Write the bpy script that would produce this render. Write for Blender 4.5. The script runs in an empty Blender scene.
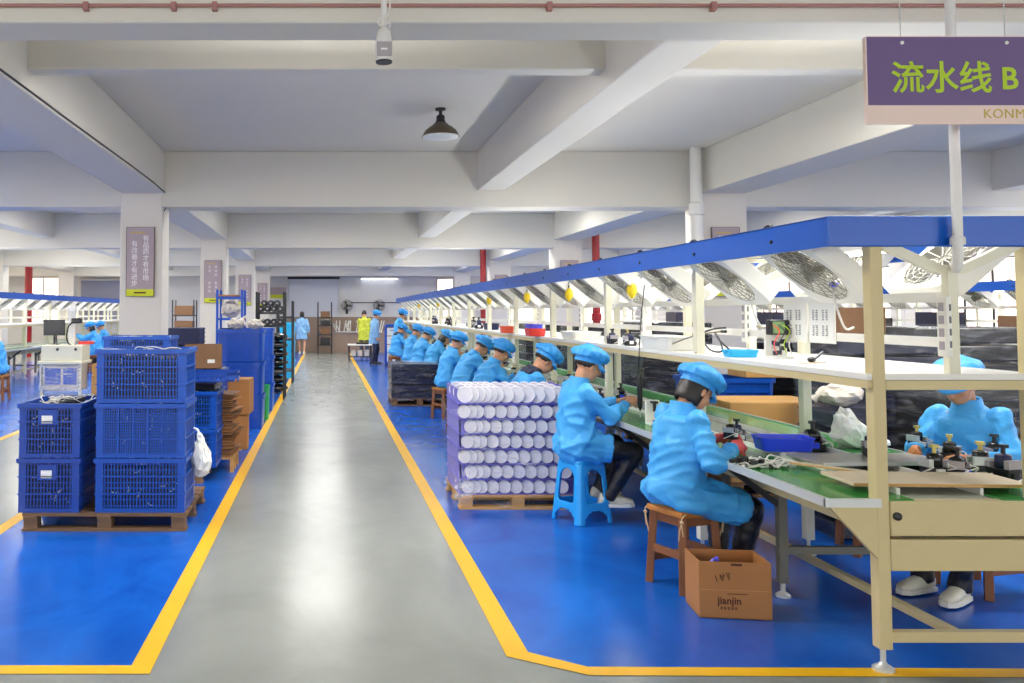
import bpy, bmesh, math, random
from math import sin, cos, pi, radians as R
from mathutils import Vector as V, Matrix, noise

random.seed(7)
scene = bpy.context.scene
COL = scene.collection
DG = bpy.context.evaluated_depsgraph_get

# ------------------------------------------------------------------ camera
FPX, PX, PY, HOR, EYE = 850.0, 326.0, 275.0, 312.0, 1.6
PITCH = math.atan((HOR - PY) / FPX)
cd = bpy.data.cameras.new('camera')
cam = bpy.data.objects.new('camera', cd)
COL.objects.link(cam)
cam.location = (0, 0, EYE)
cam.rotation_euler = (pi / 2 + PITCH, 0, 0)
cd.sensor_width = 36
cd.lens = FPX / 1024 * 36
cd.shift_x = (512 - PX) / 1024
cd.shift_y = -(341.5 - PY) / 1024
cd.clip_start = 0.05
scene.camera = cam


def at(x, y, Y):
    """pixel of the photograph -> point at distance Y"""
    u, v = (x - PX) / FPX, -(y - PY) / FPX
    t = Y / (cos(PITCH) - v * sin(PITCH))
    return V((u * t, Y, EYE + t * (sin(PITCH) + v * cos(PITCH))))


# ------------------------------------------------------------------ materials
MATS = {}


def mat(name, col, rough=0.5, metal=0.0, noise_amt=0.0, nscale=8.0, bump=0.0, bscale=40.0, spec=0.5,
        emit=None, estr=0.0, alpha=1.0, sub=0.0, trans=0.0, stretch=None):
    m = bpy.data.materials.new(name)
    m.use_nodes = True
    nt = m.node_tree
    b = nt.nodes['Principled BSDF']
    b.inputs['Base Color'].default_value = (*col, 1)
    b.inputs['Roughness'].default_value = rough
    b.inputs['Metallic'].default_value = metal
    b.inputs['Specular IOR Level'].default_value = spec
    if trans:
        b.inputs['Transmission Weight'].default_value = trans
    if alpha < 1:
        b.inputs['Alpha'].default_value = alpha
    if emit:
        b.inputs['Emission Color'].default_value = (*emit, 1)
        b.inputs['Emission Strength'].default_value = estr
    if noise_amt or bump:
        tc = nt.nodes.new('ShaderNodeTexCoord')
        mp = nt.nodes.new('ShaderNodeMapping')
        nt.links.new(tc.outputs['Object'], mp.inputs['Vector'])
        if stretch:
            mp.inputs['Scale'].default_value = stretch
    if noise_amt:
        n = nt.nodes.new('ShaderNodeTexNoise')
        n.inputs['Scale'].default_value = nscale
        n.inputs['Detail'].default_value = 5
        nt.links.new(mp.outputs['Vector'], n.inputs['Vector'])
        mx = nt.nodes.new('ShaderNodeMix')
        mx.data_type = 'RGBA'
        mx.inputs['A'].default_value = (*[max(0, c * (1 - noise_amt)) for c in col], 1)
        mx.inputs['B'].default_value = (*[min(1, c * (1 + noise_amt)) for c in col], 1)
        nt.links.new(n.outputs['Fac'], mx.inputs['Factor'])
        nt.links.new(mx.outputs['Result'], b.inputs['Base Color'])
    if bump:
        n2 = nt.nodes.new('ShaderNodeTexNoise')
        n2.inputs['Scale'].default_value = bscale
        n2.inputs['Detail'].default_value = 4
        nt.links.new(mp.outputs['Vector'], n2.inputs['Vector'])
        bp = nt.nodes.new('ShaderNodeBump')
        bp.inputs['Strength'].default_value = bump
        bp.inputs['Distance'].default_value = 0.02
        nt.links.new(n2.outputs['Fac'], bp.inputs['Height'])
        nt.links.new(bp.outputs['Normal'], b.inputs['Normal'])
    MATS[name] = m
    return m


def s(r, g, b):
    """sRGB 0-255 -> linear"""
    return tuple((c / 255 / 12.92) if c / 255 <= 0.04045 else ((c / 255 + 0.055) / 1.055) ** 2.4 for c in (r, g, b))


# ------------------------------------------------------------------ mesh builder
class MB:
    def __init__(self):
        self.bm = bmesh.new()
        self.mi = 0

    def _q(self, vs, faces):
        bv = [self.bm.verts.new(v) for v in vs]
        out = []
        for f in faces:
            try:
                fc = self.bm.faces.new([bv[i] for i in f])
                fc.material_index = self.mi
                out.append(fc)
            except ValueError:
                pass
        return bv

    def box(self, x0, y0, z0, x1, y1, z1, M=None):
        vs = [V(p) for p in ((x0, y0, z0), (x1, y0, z0), (x1, y1, z0), (x0, y1, z0), (x0, y0, z1), (x1, y0, z1), (x1, y1, z1), (x0, y1, z1))]
        if M is not None:
            vs = [M @ v for v in vs]
        self._q(vs, [(0, 3, 2, 1), (4, 5, 6, 7), (0, 1, 5, 4), (1, 2, 6, 5), (2, 3, 7, 6), (3, 0, 4, 7)])
        return self

    def cbox(self, c, d, rot=None):
        M = Matrix.Translation(V(c))
        if rot is not None:
            M = M @ rot
        a, b, h = d[0] / 2, d[1] / 2, d[2] / 2
        return self.box(-a, -b, -h, a, b, h, M)

    def bar(self, p0, p1, w, h=None):
        p0, p1 = V(p0), V(p1)
        d = p1 - p0
        L = d.length
        M = Matrix.Translation(p0) @ d.to_track_quat('Z', 'Y').to_matrix().to_4x4()
        h = h or w
        return self.box(-w / 2, -h / 2, 0, w / 2, h / 2, L, M)

    def tube(self, pts, r, n=8, cap=True):
        pts = [V(p) for p in pts]
        if 4 <= len(pts) <= 12 and not isinstance(r, (list, tuple)):      # smooth the path
            q = [pts[0]] + pts + [pts[-1]]
            out = []
            for i in range(1, len(q) - 2):
                p0, p1, p2, p3 = q[i - 1:i + 3]
                for k in range(4):
                    t = k / 4
                    out.append(.5 * (2 * p1 + (p2 - p0) * t + (2 * p0 - 5 * p1 + 4 * p2 - p3) * t * t + (3 * p1 - p0 - 3 * p2 + p3) * t ** 3))
            pts = out + [pts[-1]]
        rs = r if isinstance(r, (list, tuple)) else [r] * len(pts)
        rings = []
        prev = None
        for i, p in enumerate(pts):
            if i == 0:
                t = pts[1] - pts[0]
            elif i == len(pts) - 1:
                t = pts[-1] - pts[-2]
            else:
                t = (pts[i + 1] - pts[i - 1])
            t.normalize()
            if prev is None:
                a = V((0, 0, 1)) if abs(t.z) < .9 else V((1, 0, 0))
                u = t.cross(a).normalized()
            else:
                u = (prev - t * prev.dot(t))
                u = u.normalized() if u.length > 1e-6 else t.cross(V((0, 0, 1))).normalized()
            prev = u
            w = t.cross(u)
            rings.append([self.bm.verts.new(p + (u * cos(2 * pi * k / n) + w * sin(2 * pi * k / n)) * rs[i]) for k in range(n)])
        self._skin(rings, True, cap)
        return self

    def _skin(self, rings, closed=True, cap=True):
        n = len(rings[0])
        for a, b in zip(rings, rings[1:]):
            for k in range(n if closed else n - 1):
                f = self.bm.faces.new((a[k], a[(k + 1) % n], b[(k + 1) % n], b[k]))
                f.material_index = self.mi
        if cap:
            for rg, rev in ((rings[0], True), (rings[-1], False)):
                try:
                    f = self.bm.faces.new(list(reversed(rg)) if rev else rg)
                    f.material_index = self.mi
                except ValueError:
                    pass

    def cyl(self, p0, p1, r0, r1=None, n=16):
        return self.tube([p0, p1], [r0, r0 if r1 is None else r1], n)

    def lathe(self, prof, n=24, M=None, cap=True):
        rings = []
        for (r, z) in prof:
            ring = []
            for k in range(n):
                v = V((r * cos(2 * pi * k / n), r * sin(2 * pi * k / n), z))
                ring.append(self.bm.verts.new(M @ v if M is not None else v))
            rings.append(ring)
        self._skin(rings, True, cap)
        return self

    def loft(self, secs, n=20, cap=True):
        """secs: (centre, axis_a vector, axis_b vector)"""
        rings = [[self.bm.verts.new(V(c) + V(a) * cos(2 * pi * k / n) + V(b) * sin(2 * pi * k / n)) for k in range(n)] for c, a, b in secs]
        self._skin(rings, True, cap)
        return self

    def capsule(self, p0, r0, p1, r1, n=12):
        p0, p1 = V(p0), V(p1)
        d = (p1 - p0)
        L = d.length or 1e-4
        d = d / L if L > 1e-4 else V((0, 0, 1))
        pts, rs = [], []
        for k in range(0, 4):
            a = pi / 2 * (1 - k / 4)
            pts.append(p0 - d * r0 * sin(a) * .999)
            rs.append(max(r0 * cos(a), r0 * .08))
        pts.append(p0); rs.append(r0)
        pts.append(p1); rs.append(r1)
        for k in range(1, 5):
            a = pi / 2 * k / 4
            pts.append(p1 + d * r1 * sin(a))
            rs.append(max(r1 * cos(a), r1 * .08))
        return self.tube(pts, rs, n)

    def ball(self, c, r, M=None, sub=2):
        if not isinstance(r, (tuple, list)):
            r = (r, r, r)
        m = Matrix.Translation(V(c))
        if M is not None:
            m = m @ M
        m = m @ Matrix.Diagonal((*r, 1))
        res = bmesh.ops.create_icosphere(self.bm, subdivisions=sub, radius=1, matrix=m)
        for v in res['verts']:
            for f in v.link_faces:
                f.material_index = self.mi
        return self

    def prism(self, poly, z0, z1, M=None):
        """poly: 2d outline extruded from z0 to z1"""
        n = len(poly)
        a = [V((x, y, z0)) for x, y in poly]
        b = [V((x, y, z1)) for x, y in poly]
        vs = a + b
        if M is not None:
            vs = [M @ v for v in vs]
        fs = [tuple(reversed(range(n))), tuple(range(n, 2 * n))] + [(i, (i + 1) % n, n + (i + 1) % n, n + i) for i in range(n)]
        self._q(vs, fs)
        return self

    def plate_hole(self, outer, hole, z0, z1, M=None):
        """ring between two loops having the same number of points, with thickness"""
        n = len(outer)
        T = (lambda v: M @ v) if M is not None else (lambda v: v)
        A = [self.bm.verts.new(T(V((*p, z0)))) for p in outer]
        B = [self.bm.verts.new(T(V((*p, z0)))) for p in hole]
        C = [self.bm.verts.new(T(V((*p, z1)))) for p in outer]
        D = [self.bm.verts.new(T(V((*p, z1)))) for p in hole]
        for i in range(n):
            j = (i + 1) % n
            for q in ((A[i], B[i], B[j], A[j]), (C[i], C[j], D[j], D[i]), (A[i], A[j], C[j], C[i]), (B[i], D[i], D[j], B[j])):
                f = self.bm.faces.new(q)
                f.material_index = self.mi
        return self

    def mesh(self, name):
        me = bpy.data.meshes.new(name)
        bmesh.ops.recalc_face_normals(self.bm, faces=self.bm.faces[:])
        self.bm.to_mesh(me)
        self.bm.free()
        return me

    def build(self, name, m, parent=None, bevel=0.0, smooth=False, loc=None, rot=None, label=None):
        me = self.mesh(name)
        for mm in (m if isinstance(m, (list, tuple)) else [m]):
            me.materials.append(MATS[mm] if isinstance(mm, str) else mm)
        if smooth:
            for p in me.polygons:
                p.use_smooth = True
        o = bpy.data.objects.new(name, me)
        COL.objects.link(o)
        if parent:
            o.parent = parent
        if loc is not None:
            o.location = loc
        if rot is not None:
            o.rotation_euler = rot
        if bevel:
            md = o.modifiers.new('bevel', 'BEVEL')
            md.width = bevel
            md.segments = 2
            md.limit_method = 'ANGLE'
            md.angle_limit = R(35)
        if smooth and smooth != 'all':
            md = None
            try:
                me.set_sharp_from_angle(angle=R(45))
            except Exception:
                pass
        if label:
            o['label'] = label
        return o


def tag(o, label, cat, group=None, kind=None):
    o['label'] = label
    o['category'] = cat
    if group:
        o['group'] = group
    if kind:
        o['kind'] = kind
    return o


def thing(name, label, cat, loc=(0, 0, 0), rz=0.0, group=None):
    o = bpy.data.objects.new(name, None)
    o.empty_display_size = .1
    COL.objects.link(o)
    o.location = loc
    o.rotation_euler = (0, 0, rz)
    return tag(o, label, cat, group)


def struct(name, mb, m, **k):
    o = mb.build(name, m, **k)
    o['kind'] = 'structure'
    return o


def copy_tree(o, loc=None, rz=None, label=None, group=None, parent=None, rot=None):
    c = o.copy()
    COL.objects.link(c)
    if parent:
        c.parent = parent
    if loc is not None:
        c.location = loc
    if rz is not None:
        c.rotation_euler = (o.rotation_euler.x, o.rotation_euler.y, rz)
    if rot is not None:
        c.rotation_euler = rot
    if label:
        c['label'] = label
    if group:
        c['group'] = group
    for ch in list(o.children):
        copy_tree(ch, parent=c)
    return c


ORD = ['first', 'second', 'third', 'fourth', 'fifth', 'sixth', 'seventh', 'eighth', 'ninth', 'tenth', 'eleventh', 'twelfth',
       'thirteenth', 'fourteenth', 'fifteenth', 'sixteenth', 'seventeenth', 'eighteenth', 'nineteenth', 'twentieth',
       'twenty-first', 'twenty-second', 'twenty-third', 'twenty-fourth', 'twenty-fifth', 'twenty-sixth', 'twenty-seventh', 'twenty-eighth']


def text_mesh(txt, size, m, parent, loc, rot, name='lettering', ext=.0008, spacing=1.0, align='LEFT', bold=0.0, line=1.0, xs=1.0):
    cu = bpy.data.curves.new(name, 'FONT')
    cu.body = txt
    cu.size = size
    cu.extrude = ext
    cu.offset = bold
    cu.space_character = spacing
    cu.space_line = line
    cu.align_x = align
    cu.resolution_u = 3
    t = bpy.data.objects.new(name + '_curve', cu)
    COL.objects.link(t)
    me = bpy.data.meshes.new_from_object(t.evaluated_get(DG()))
    bpy.data.objects.remove(t)
    me.name = name
    me.materials.clear()
    me.materials.append(MATS[m])
    o = bpy.data.objects.new(name, me)
    COL.objects.link(o)
    o.parent = parent
    o.location = loc
    o.rotation_euler = rot
    o.scale = (xs, 1, 1)
    return o


def remeshed(mb, voxel, smooth_it=4, disp=None):
    """union of the overlapping closed shapes as one continuous surface"""
    me = mb.mesh('tmp')
    o = bpy.data.objects.new('tmp', me)
    COL.objects.link(o)
    md = o.modifiers.new('r', 'REMESH')
    md.mode = 'VOXEL'
    md.voxel_size = voxel
    if smooth_it:
        sm = o.modifiers.new('s', 'SMOOTH')
        sm.factor = .5
        sm.iterations = smooth_it
    out = bpy.data.meshes.new_from_object(o.evaluated_get(DG()))
    bpy.data.objects.remove(o)
    bpy.data.meshes.remove(me)
    if disp:
        ns = [v.normal.copy() for v in out.vertices]
        for v, n in zip(out.vertices, ns):
            v.co = v.co + n * disp(v.co)
    for p in out.polygons:
        p.use_smooth = True
    return out


def mesh_obj(name, me, m, parent=None):
    me.name = name
    me.materials.clear()
    for mm in (m if isinstance(m, (list, tuple)) else [m]):
        me.materials.append(MATS[mm] if isinstance(mm, str) else mm)
    o = bpy.data.objects.new(name, me)
    COL.objects.link(o)
    if parent:
        o.parent = parent
    return o


def circle(n, r, cx=0, cy=0, off=0):
    return [(cx + r * cos(2 * pi * (k + off) / n), cy + r * sin(2 * pi * (k + off) / n)) for k in range(n)]


def rsquare(n, a, b, r, off=0):
    """n points on a rounded rectangle, by angle"""
    pts = []
    for k in range(n):
        t = 2 * pi * (k + off) / n
        c, si = cos(t), sin(t)
        e = 8.0
        q = (abs(c) ** e + abs(si) ** e) ** (-1 / e)
        pts.append((a * c * q, b * si * q))
    return pts


def crumple(mb, amt):
    r = random.Random(3)
    for v in mb.bm.verts:
        if v.co.z > .004:
            v.co += V((r.uniform(-amt, amt), r.uniform(-amt, amt), r.uniform(-amt, amt) * .7))
            v.co.z = max(v.co.z, .002)


def wav(p, sc, ax=(1, 1, 1)):
    return noise.noise(V((p.x * ax[0], p.y * ax[1], p.z * ax[2])) * sc)


# palette
mat('white_paint', s(218, 212, 202), .6, noise_amt=.03, nscale=2)
mat('ceiling_paint', s(216, 212, 202), .7, noise_amt=.03, nscale=1.5)
mat('wall_paint', s(222, 220, 216), .6, noise_amt=.02, nscale=2)
mat('cream_metal', s(225, 221, 196), .35, noise_amt=.03, nscale=5)
mat('beige_metal', s(205, 188, 140), .45, noise_amt=.05, nscale=6)
mat('shelf_white', s(232, 230, 222), .4, noise_amt=.02)
mat('band_blue', s(0, 84, 186), .3, noise_amt=.05, nscale=3)
mat('fan_white', s(236, 234, 224), .4)
mat('fan_grille', s(158, 156, 144), .4, metal=.6)
mat('fan_dark', s(122, 116, 100), .5)
mat('belt_green', s(52, 140, 62), .18, noise_amt=.12, nscale=4)
mat('worktop_grey', s(170, 175, 160), .25, noise_amt=.06, nscale=5)
mat('rail_alu', s(205, 208, 205), .3, metal=.3)
mat('dark_metal', s(52, 52, 54), .5, metal=.4)
mat('black_plastic', s(22, 22, 26), .35, noise_amt=.1)
mat('charcoal', s(38, 36, 38), .5)
mat('smock_blue', s(66, 168, 236), .5, noise_amt=.08, nscale=4, bump=.45, bscale=15)
mat('smock_light', s(132, 182, 226), .55, noise_amt=.06, nscale=3, bump=.4, bscale=15)
mat('cap_blue', s(56, 160, 236), .5, noise_amt=.05, bump=.2, bscale=40)
mat('skin', s(206, 150, 116), .5, noise_amt=.05, nscale=12, sub=.1)
mat('glove_red', s(236, 92, 92), .5)
mat('glove_brown', s(178, 112, 62), .6, noise_amt=.1)
mat('hair', s(28, 22, 20), .45, noise_amt=.2, nscale=40)
mat('eye', s(24, 18, 16), .3)
mat('trouser_black', s(22, 22, 27), .4, noise_amt=.15, bump=.3, bscale=18)
mat('trouser_navy', s(38, 44, 66), .6, bump=.3, bscale=18)
mat('shoe_white', s(225, 220, 200), .5)
mat('shoe_sole', s(240, 238, 230), .5)
mat('shoe_dark', s(40, 38, 40), .5)
mat('crate_blue', s(2, 70, 164), .35, noise_amt=.06, nscale=6)
mat('crate_deep', s(8, 60, 150), .35, noise_amt=.08, nscale=6)
mat('crate_solid', s(6, 70, 172), .3, noise_amt=.06, nscale=4)
mat('crate_navy', s(22, 30, 70), .4, noise_amt=.1, nscale=4)
mat('stool_blue', s(28, 158, 236), .3, noise_amt=.03)
mat('tray_blue', s(40, 70, 230), .3)
mat('tray_cyan', s(40, 180, 230), .3)
mat('bin_red', s(226, 62, 50), .35)
mat('bin_orange', s(238, 92, 60), .35)
mat('bin_purple', s(80, 80, 215), .35)
mat('leg_grey', s(118, 116, 104), .45, metal=.2)
mat('wood', s(132, 80, 42), .5, noise_amt=.25, nscale=6, stretch=(4, 4, .6))
mat('wood_seat', s(176, 112, 44), .5, noise_amt=.25, nscale=5, stretch=(.8, 5, 5))
mat('pallet_wood', s(196, 150, 86), .65, noise_amt=.2, nscale=6, stretch=(1, 5, 5))
mat('pallet_dark', s(112, 84, 58), .7, noise_amt=.25, nscale=6, stretch=(1, 5, 5))
mat('card', s(172, 116, 62), .7, noise_amt=.07, nscale=7)
mat('card_light', s(198, 152, 88), .7, noise_amt=.07, nscale=7)
mat('card_brown', s(122, 88, 60), .75, noise_amt=.15, nscale=12)
mat('print_brown', s(80, 40, 22), .8)
mat('twine', s(205, 180, 140), .8)
mat('paper', s(238, 238, 232), .7, noise_amt=.02)
mat('ink', s(110, 112, 116), .8)
mat('divider_purple', s(112, 108, 200), .4, noise_amt=.06)
mat('disc_white', s(226, 224, 230), .45, noise_amt=.04, nscale=10)
mat('disc_face', s(216, 215, 222), .5, noise_amt=.06, nscale=30)
mat('sign_purple', s(106, 84, 132), .45, noise_amt=.04, nscale=3)
mat('sign_cream', s(232, 208, 196), .5)
mat('sign_green', s(176, 206, 34), .5)
mat('sign_gold', s(196, 170, 70), .5)
mat('board_mauve', s(164, 148, 154), .5, noise_amt=.04, nscale=4)
mat('board_yellow', s(206, 212, 20), .5)
mat('board_text', s(236, 230, 234), .6)
mat('board_edge', s(84, 66, 60), .6)
mat('red_pipe', s(150, 22, 30), .4)
mat('pipe_white', s(226, 224, 220), .4)
mat('pink_pipe', s(196, 160, 158), .5)
mat('conduit_red', s(168, 116, 110), .5)
mat('lamp_bronze', s(96, 84, 68), .45, metal=.3)
mat('lamp_inner', s(235, 235, 230), .3)
mat('grey_plastic', s(168, 160, 164), .4)
mat('balancer_yellow', s(240, 204, 24), .4)
mat('panel_navy', s(20, 24, 52), .25, noise_amt=.15, nscale=4)
mat('panel_black', s(20, 20, 22), .22, noise_amt=.2, nscale=5)
mat('brown_wall', s(150, 128, 112), .3, noise_amt=.12, nscale=2)
mat('blind', s(205, 208, 216), .6)
mat('vest_yellow', s(205, 212, 60), .6)
mat('cable_white', s(225, 222, 215), .5)
mat('cable_black', s(25, 25, 28), .5)
mat('steel_plate', s(170, 165, 158), .35, metal=.4, noise_amt=.05)
mat('board_wood', s(205, 188, 160), .6, noise_amt=.08, nscale=5)
mat('pcb', s(110, 140, 90), .5, noise_amt=.3, nscale=60)
mat('brass', s(206, 190, 110), .4, metal=.3)
mat('screen_dark', s(40, 40, 40), .2)
mat('pebble', s(120, 80, 50), .7)
mat('sack', s(205, 196, 184), .6, noise_amt=.08, bump=.5, bscale=10)
mat('window_glow', (1, .86, .78), .5, emit=(1, .84, .74), estr=1.6)
mat('tube_glow', (1, 1, 1), .5, emit=(.93, .97, 1), estr=6)
mat('led_glow', (1, 1, 1), .5, emit=(1, 1, 1), estr=14)


def film(name, a=.2, col=(.9, .92, .95)):
    m = bpy.data.materials.new(name)
    m.use_nodes = True
    nt = m.node_tree
    nt.nodes.clear()
    out = nt.nodes.new('ShaderNodeOutputMaterial')
    mx = nt.nodes.new('ShaderNodeMixShader')
    tr = nt.nodes.new('ShaderNodeBsdfTransparent')
    pr = nt.nodes.new('ShaderNodeBsdfPrincipled')
    pr.inputs['Base Color'].default_value = (*col, 1)
    pr.inputs['Roughness'].default_value = .18
    n = nt.nodes.new('ShaderNodeTexNoise')
    n.inputs['Scale'].default_value = 4
    n.inputs['Detail'].default_value = 3
    n.inputs['Distortion'].default_value = .8
    tc = nt.nodes.new('ShaderNodeTexCoord')
    mp = nt.nodes.new('ShaderNodeMapping')
    mp.inputs['Scale'].default_value = (1, 1, 5)
    nt.links.new(tc.outputs['Object'], mp.inputs['Vector'])
    nt.links.new(mp.outputs['Vector'], n.inputs['Vector'])
    rp = nt.nodes.new('ShaderNodeMapRange')
    rp.inputs['From Min'].default_value = .5
    rp.inputs['From Max'].default_value = .85
    rp.inputs['To Min'].default_value = a * .25
    rp.inputs['To Max'].default_value = min(1, a * 3)
    nt.links.new(n.outputs['Fac'], rp.inputs['Value'])
    nt.links.new(rp.outputs['Result'], mx.inputs['Fac'])
    bp = nt.nodes.new('ShaderNodeBump')
    bp.inputs['Strength'].default_value = .4
    bp.inputs['Distance'].default_value = .03
    nt.links.new(n.outputs['Fac'], bp.inputs['Height'])
    nt.links.new(bp.outputs['Normal'], pr.inputs['Normal'])
    nt.links.new(tr.outputs[0], mx.inputs[1])
    nt.links.new(pr.outputs[0], mx.inputs[2])
    nt.links.new(mx.outputs[0], out.inputs['Surface'])
    MATS[name] = m


film('clear_film', .09)
film('milky_film', .3)
# ================================================================== SETTING
def floor_mat(name, col, rough, namt, alt=None):
    m = mat(name, col, rough)
    nt = m.node_tree
    b = nt.nodes['Principled BSDF']
    tc = nt.nodes.new('ShaderNodeTexCoord')
    mp = nt.nodes.new('ShaderNodeMapping')
    mp.inputs['Scale'].default_value = (.9, .6, 1)
    nt.links.new(tc.outputs['Object'], mp.inputs['Vector'])
    n = nt.nodes.new('ShaderNodeTexNoise')
    n.inputs['Scale'].default_value = 1.6
    n.inputs['Detail'].default_value = 7
    n.inputs['Roughness'].default_value = .6
    n.inputs['Distortion'].default_value = .6
    nt.links.new(mp.outputs[0], n.inputs['Vector'])
    rp = nt.nodes.new('ShaderNodeMapRange')
    rp.inputs['From Min'].default_value = .3
    rp.inputs['From Max'].default_value = .7
    nt.links.new(n.outputs['Fac'], rp.inputs['Value'])
    mx = nt.nodes.new('ShaderNodeMix')
    mx.data_type = 'RGBA'
    mx.inputs['A'].default_value = (*[c * (1 - namt) for c in col], 1)
    mx.inputs['B'].default_value = (*(alt or [min(1, c * (1 + namt)) for c in col]), 1)
    nt.links.new(rp.outputs[0], mx.inputs['Factor'])
    nt.links.new(mx.outputs['Result'], b.inputs['Base Color'])
    n2 = nt.nodes.new('ShaderNodeTexNoise')
    n2.inputs['Scale'].default_value = 5
    n2.inputs['Detail'].default_value = 6
    nt.links.new(mp.outputs[0], n2.inputs['Vector'])
    r2 = nt.nodes.new('ShaderNodeMapRange')
    r2.inputs['From Min'].default_value = .3
    r2.inputs['From Max'].default_value = .7
    r2.inputs['To Min'].default_value = rough - .015
    r2.inputs['To Max'].default_value = rough + .045
    nt.links.new(n2.outputs['Fac'], r2.inputs['Value'])
    nt.links.new(r2.outputs[0], b.inputs['Roughness'])


floor_mat('floor_grey', s(140, 143, 137), .215, .12)
floor_mat('floor_blue', s(10, 76, 180), .215, .2, alt=s(24, 106, 208))
floor_mat('floor_yellow', s(242, 184, 16), .35, .06)

XL, XR, YB, YF = -14.0, 16.0, 34.5, -5.0
SLAB = 3.75
f = MB()
f.box(XL, YF, -.1, XR, YB, 0)


def flat(mb, poly, z):
    mb._q([V((x, y, z)) for x, y in poly], [tuple(range(len(poly)))])


f.mi = 1
flat(f, [(.90, YB), (.90, 4.05), (1.17, 3.88), (7.2, 3.82), (7.2, YB)], .0015)
flat(f, [(-2.39, YB), (-2.39, 3.88), (-.80, 3.88), (-.80, YB)], .0015)
flat(f, [(-9.5, YB), (-9.5, 3.88), (-4.1, 3.88), (-4.1, YB)], .0015)
flat(f, [(8.6, YB), (8.6, 3.88), (13.5, 3.88), (13.5, YB)], .0015)
f.mi = 2
z = .003
w = .05
for x, y0 in ((-.83, 3.83), (-2.39, 3.83), (-4.1, 3.83), (8.6, 3.83)):
    flat(f, [(x - w, YB), (x - w, y0), (x + w, y0), (x + w, YB)], z)
flat(f, [(.85, YB), (.84, 4.02), (.95, 4.07), (.95, YB)], z)
flat(f, [(.84, 4.02), (1.16, 3.815), (1.18, 3.905), (.95, 4.07)], z)
flat(f, [(1.16, 3.815), (7.2, 3.75), (7.2, 3.84), (1.18, 3.905)], z)
flat(f, [(-2.34, 3.83), (-.88, 3.83), (-.88, 3.92), (-2.34, 3.92)], z)
flat(f, [(-9.5, 3.83), (-4.15, 3.83), (-4.15, 3.92), (-9.5, 3.92)], z)
struct('floor', f, ['floor_grey', 'floor_blue', 'floor_yellow'])

c = MB()
c.box(XL, YF, SLAB, XR, YB, SLAB + .15)
struct('ceiling', c, 'ceiling_paint')

BAYS = [4.06, 11.3, 18.54, 25.78, 33.0]
n_trim = 0


def beam(x0, y0, z0, x1, y1, z1=SLAB, m='ceiling_paint'):
    global n_trim
    n_trim += 1
    b = MB()
    b.box(x0, y0, z0, x1, y1, z1)
    o = struct('trim_%d' % n_trim, b, m, bevel=.012)
    o['label'] = 'painted concrete ceiling beam'
    return o


beam(XL, 4.06, 3.0, XR, 4.34)
for y in BAYS[1:]:
    beam(XL, y, 3.0, XR, y + .45)
for x0, x1, zb in ((-2.72, -2.16, 3.18), (4.98, 5.58, 3.18), (12.6, 13.2, 3.18), (-10.4, -9.8, 3.18), (2.02, 2.38, 3.22), (8.9, 9.25, 3.22), (-6.3, -5.95, 3.22)):
    beam(x0, YF, zb, x1, YB)
for y in (6.07, 13.3, 20.5, 27.8):
    beam(XL, y, 3.35, XR, y + .17)

# columns
n_col = 0
for cx, w_ in ((-2.46, .56), (5.3, .62), (12.9, .6), (-10.1, .6)):
    for y in BAYS[1:]:
        n_col += 1
        b = MB()
        b.box(cx - w_ / 2, y - .02, 0, cx + w_ / 2, y + .47, 3.2)
        o = struct('column', b, 'white_paint', bevel=.012)
        o['label'] = 'square white painted column'

# walls
b = MB()
b.box(XL, YB, 0, XR, YB + .2, SLAB)
struct('wall_back', b, 'wall_paint')
b = MB()
b.box(-1.6, YB - .06, 0, 4.2, YB - .005, 1.36)
for k in range(9):
    b.box(-1.6 + k * .7, YB - .075, 0, -1.56 + k * .7, YB - .06, 1.36)
b.box(-1.6, YB - .09, 1.34, 4.2, YB - .005, 1.4)
struct('baseboard_back', b, 'brown_wall')


def side_wall(name, x, sgn):
    b = MB()
    xo = x + sgn * .2
    x0, x1 = min(x, xo), max(x, xo)
    b.box(x0, YF, 0, x1, YB, 1.0)
    b.box(x0, YF, 2.9, x1, YB, SLAB)
    ys = [YF, -3.5, -.5, 1.5, 5.0, 7.0, 10.5, 12.3, 17.8, 19.5, 25, 26.8, 32, YB]
    for k in range(0, len(ys) - 1, 2):
        b.box(x0, ys[k], 1.0, x1, ys[k + 1], 2.9)
    struct(name, b, 'wall_paint')
    return [(ys[k], ys[k + 1]) for k in range(1, len(ys) - 2, 2)]


nw = 0


def window(x0, y0, z0, x1, y1, z1, axis):
    """glowing blind-covered pane with frame bars; axis 'x': lies in the plane of constant x"""
    global nw
    nw += 1
    g = MB()
    g.box(x0, y0, z0, x1, y1, z1)
    o = struct('window_%d' % nw, g, 'window_glow')
    fr = MB()
    t = .05
    if axis == 'x':
        n = max(1, round((y1 - y0) / .9))
        for k in range(n + 1):
            yy = y0 + (y1 - y0) * k / n
            fr.box(x0 - .03, yy - t / 2, z0, x1 + .03, yy + t / 2, z1)
        for zz in (z0, (z0 + z1) / 2 + .2, z1):
            fr.box(x0 - .03, y0, zz - t / 2, x1 + .03, y1, zz + t / 2)
    else:
        n = max(1, round((x1 - x0) / .9))
        for k in range(n + 1):
            xx = x0 + (x1 - x0) * k / n
            fr.box(xx - t / 2, y0 - .03, z0, xx + t / 2, y1 + .03, z1)
        for zz in (z0, z1):
            fr.box(x0, y0 - .03, zz - t / 2, x1, y1 + .03, zz + t / 2)
    fr.build('window_frame', 'dark_metal' if axis == 'x' and x0 > 0 else 'white_paint', o)


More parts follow.
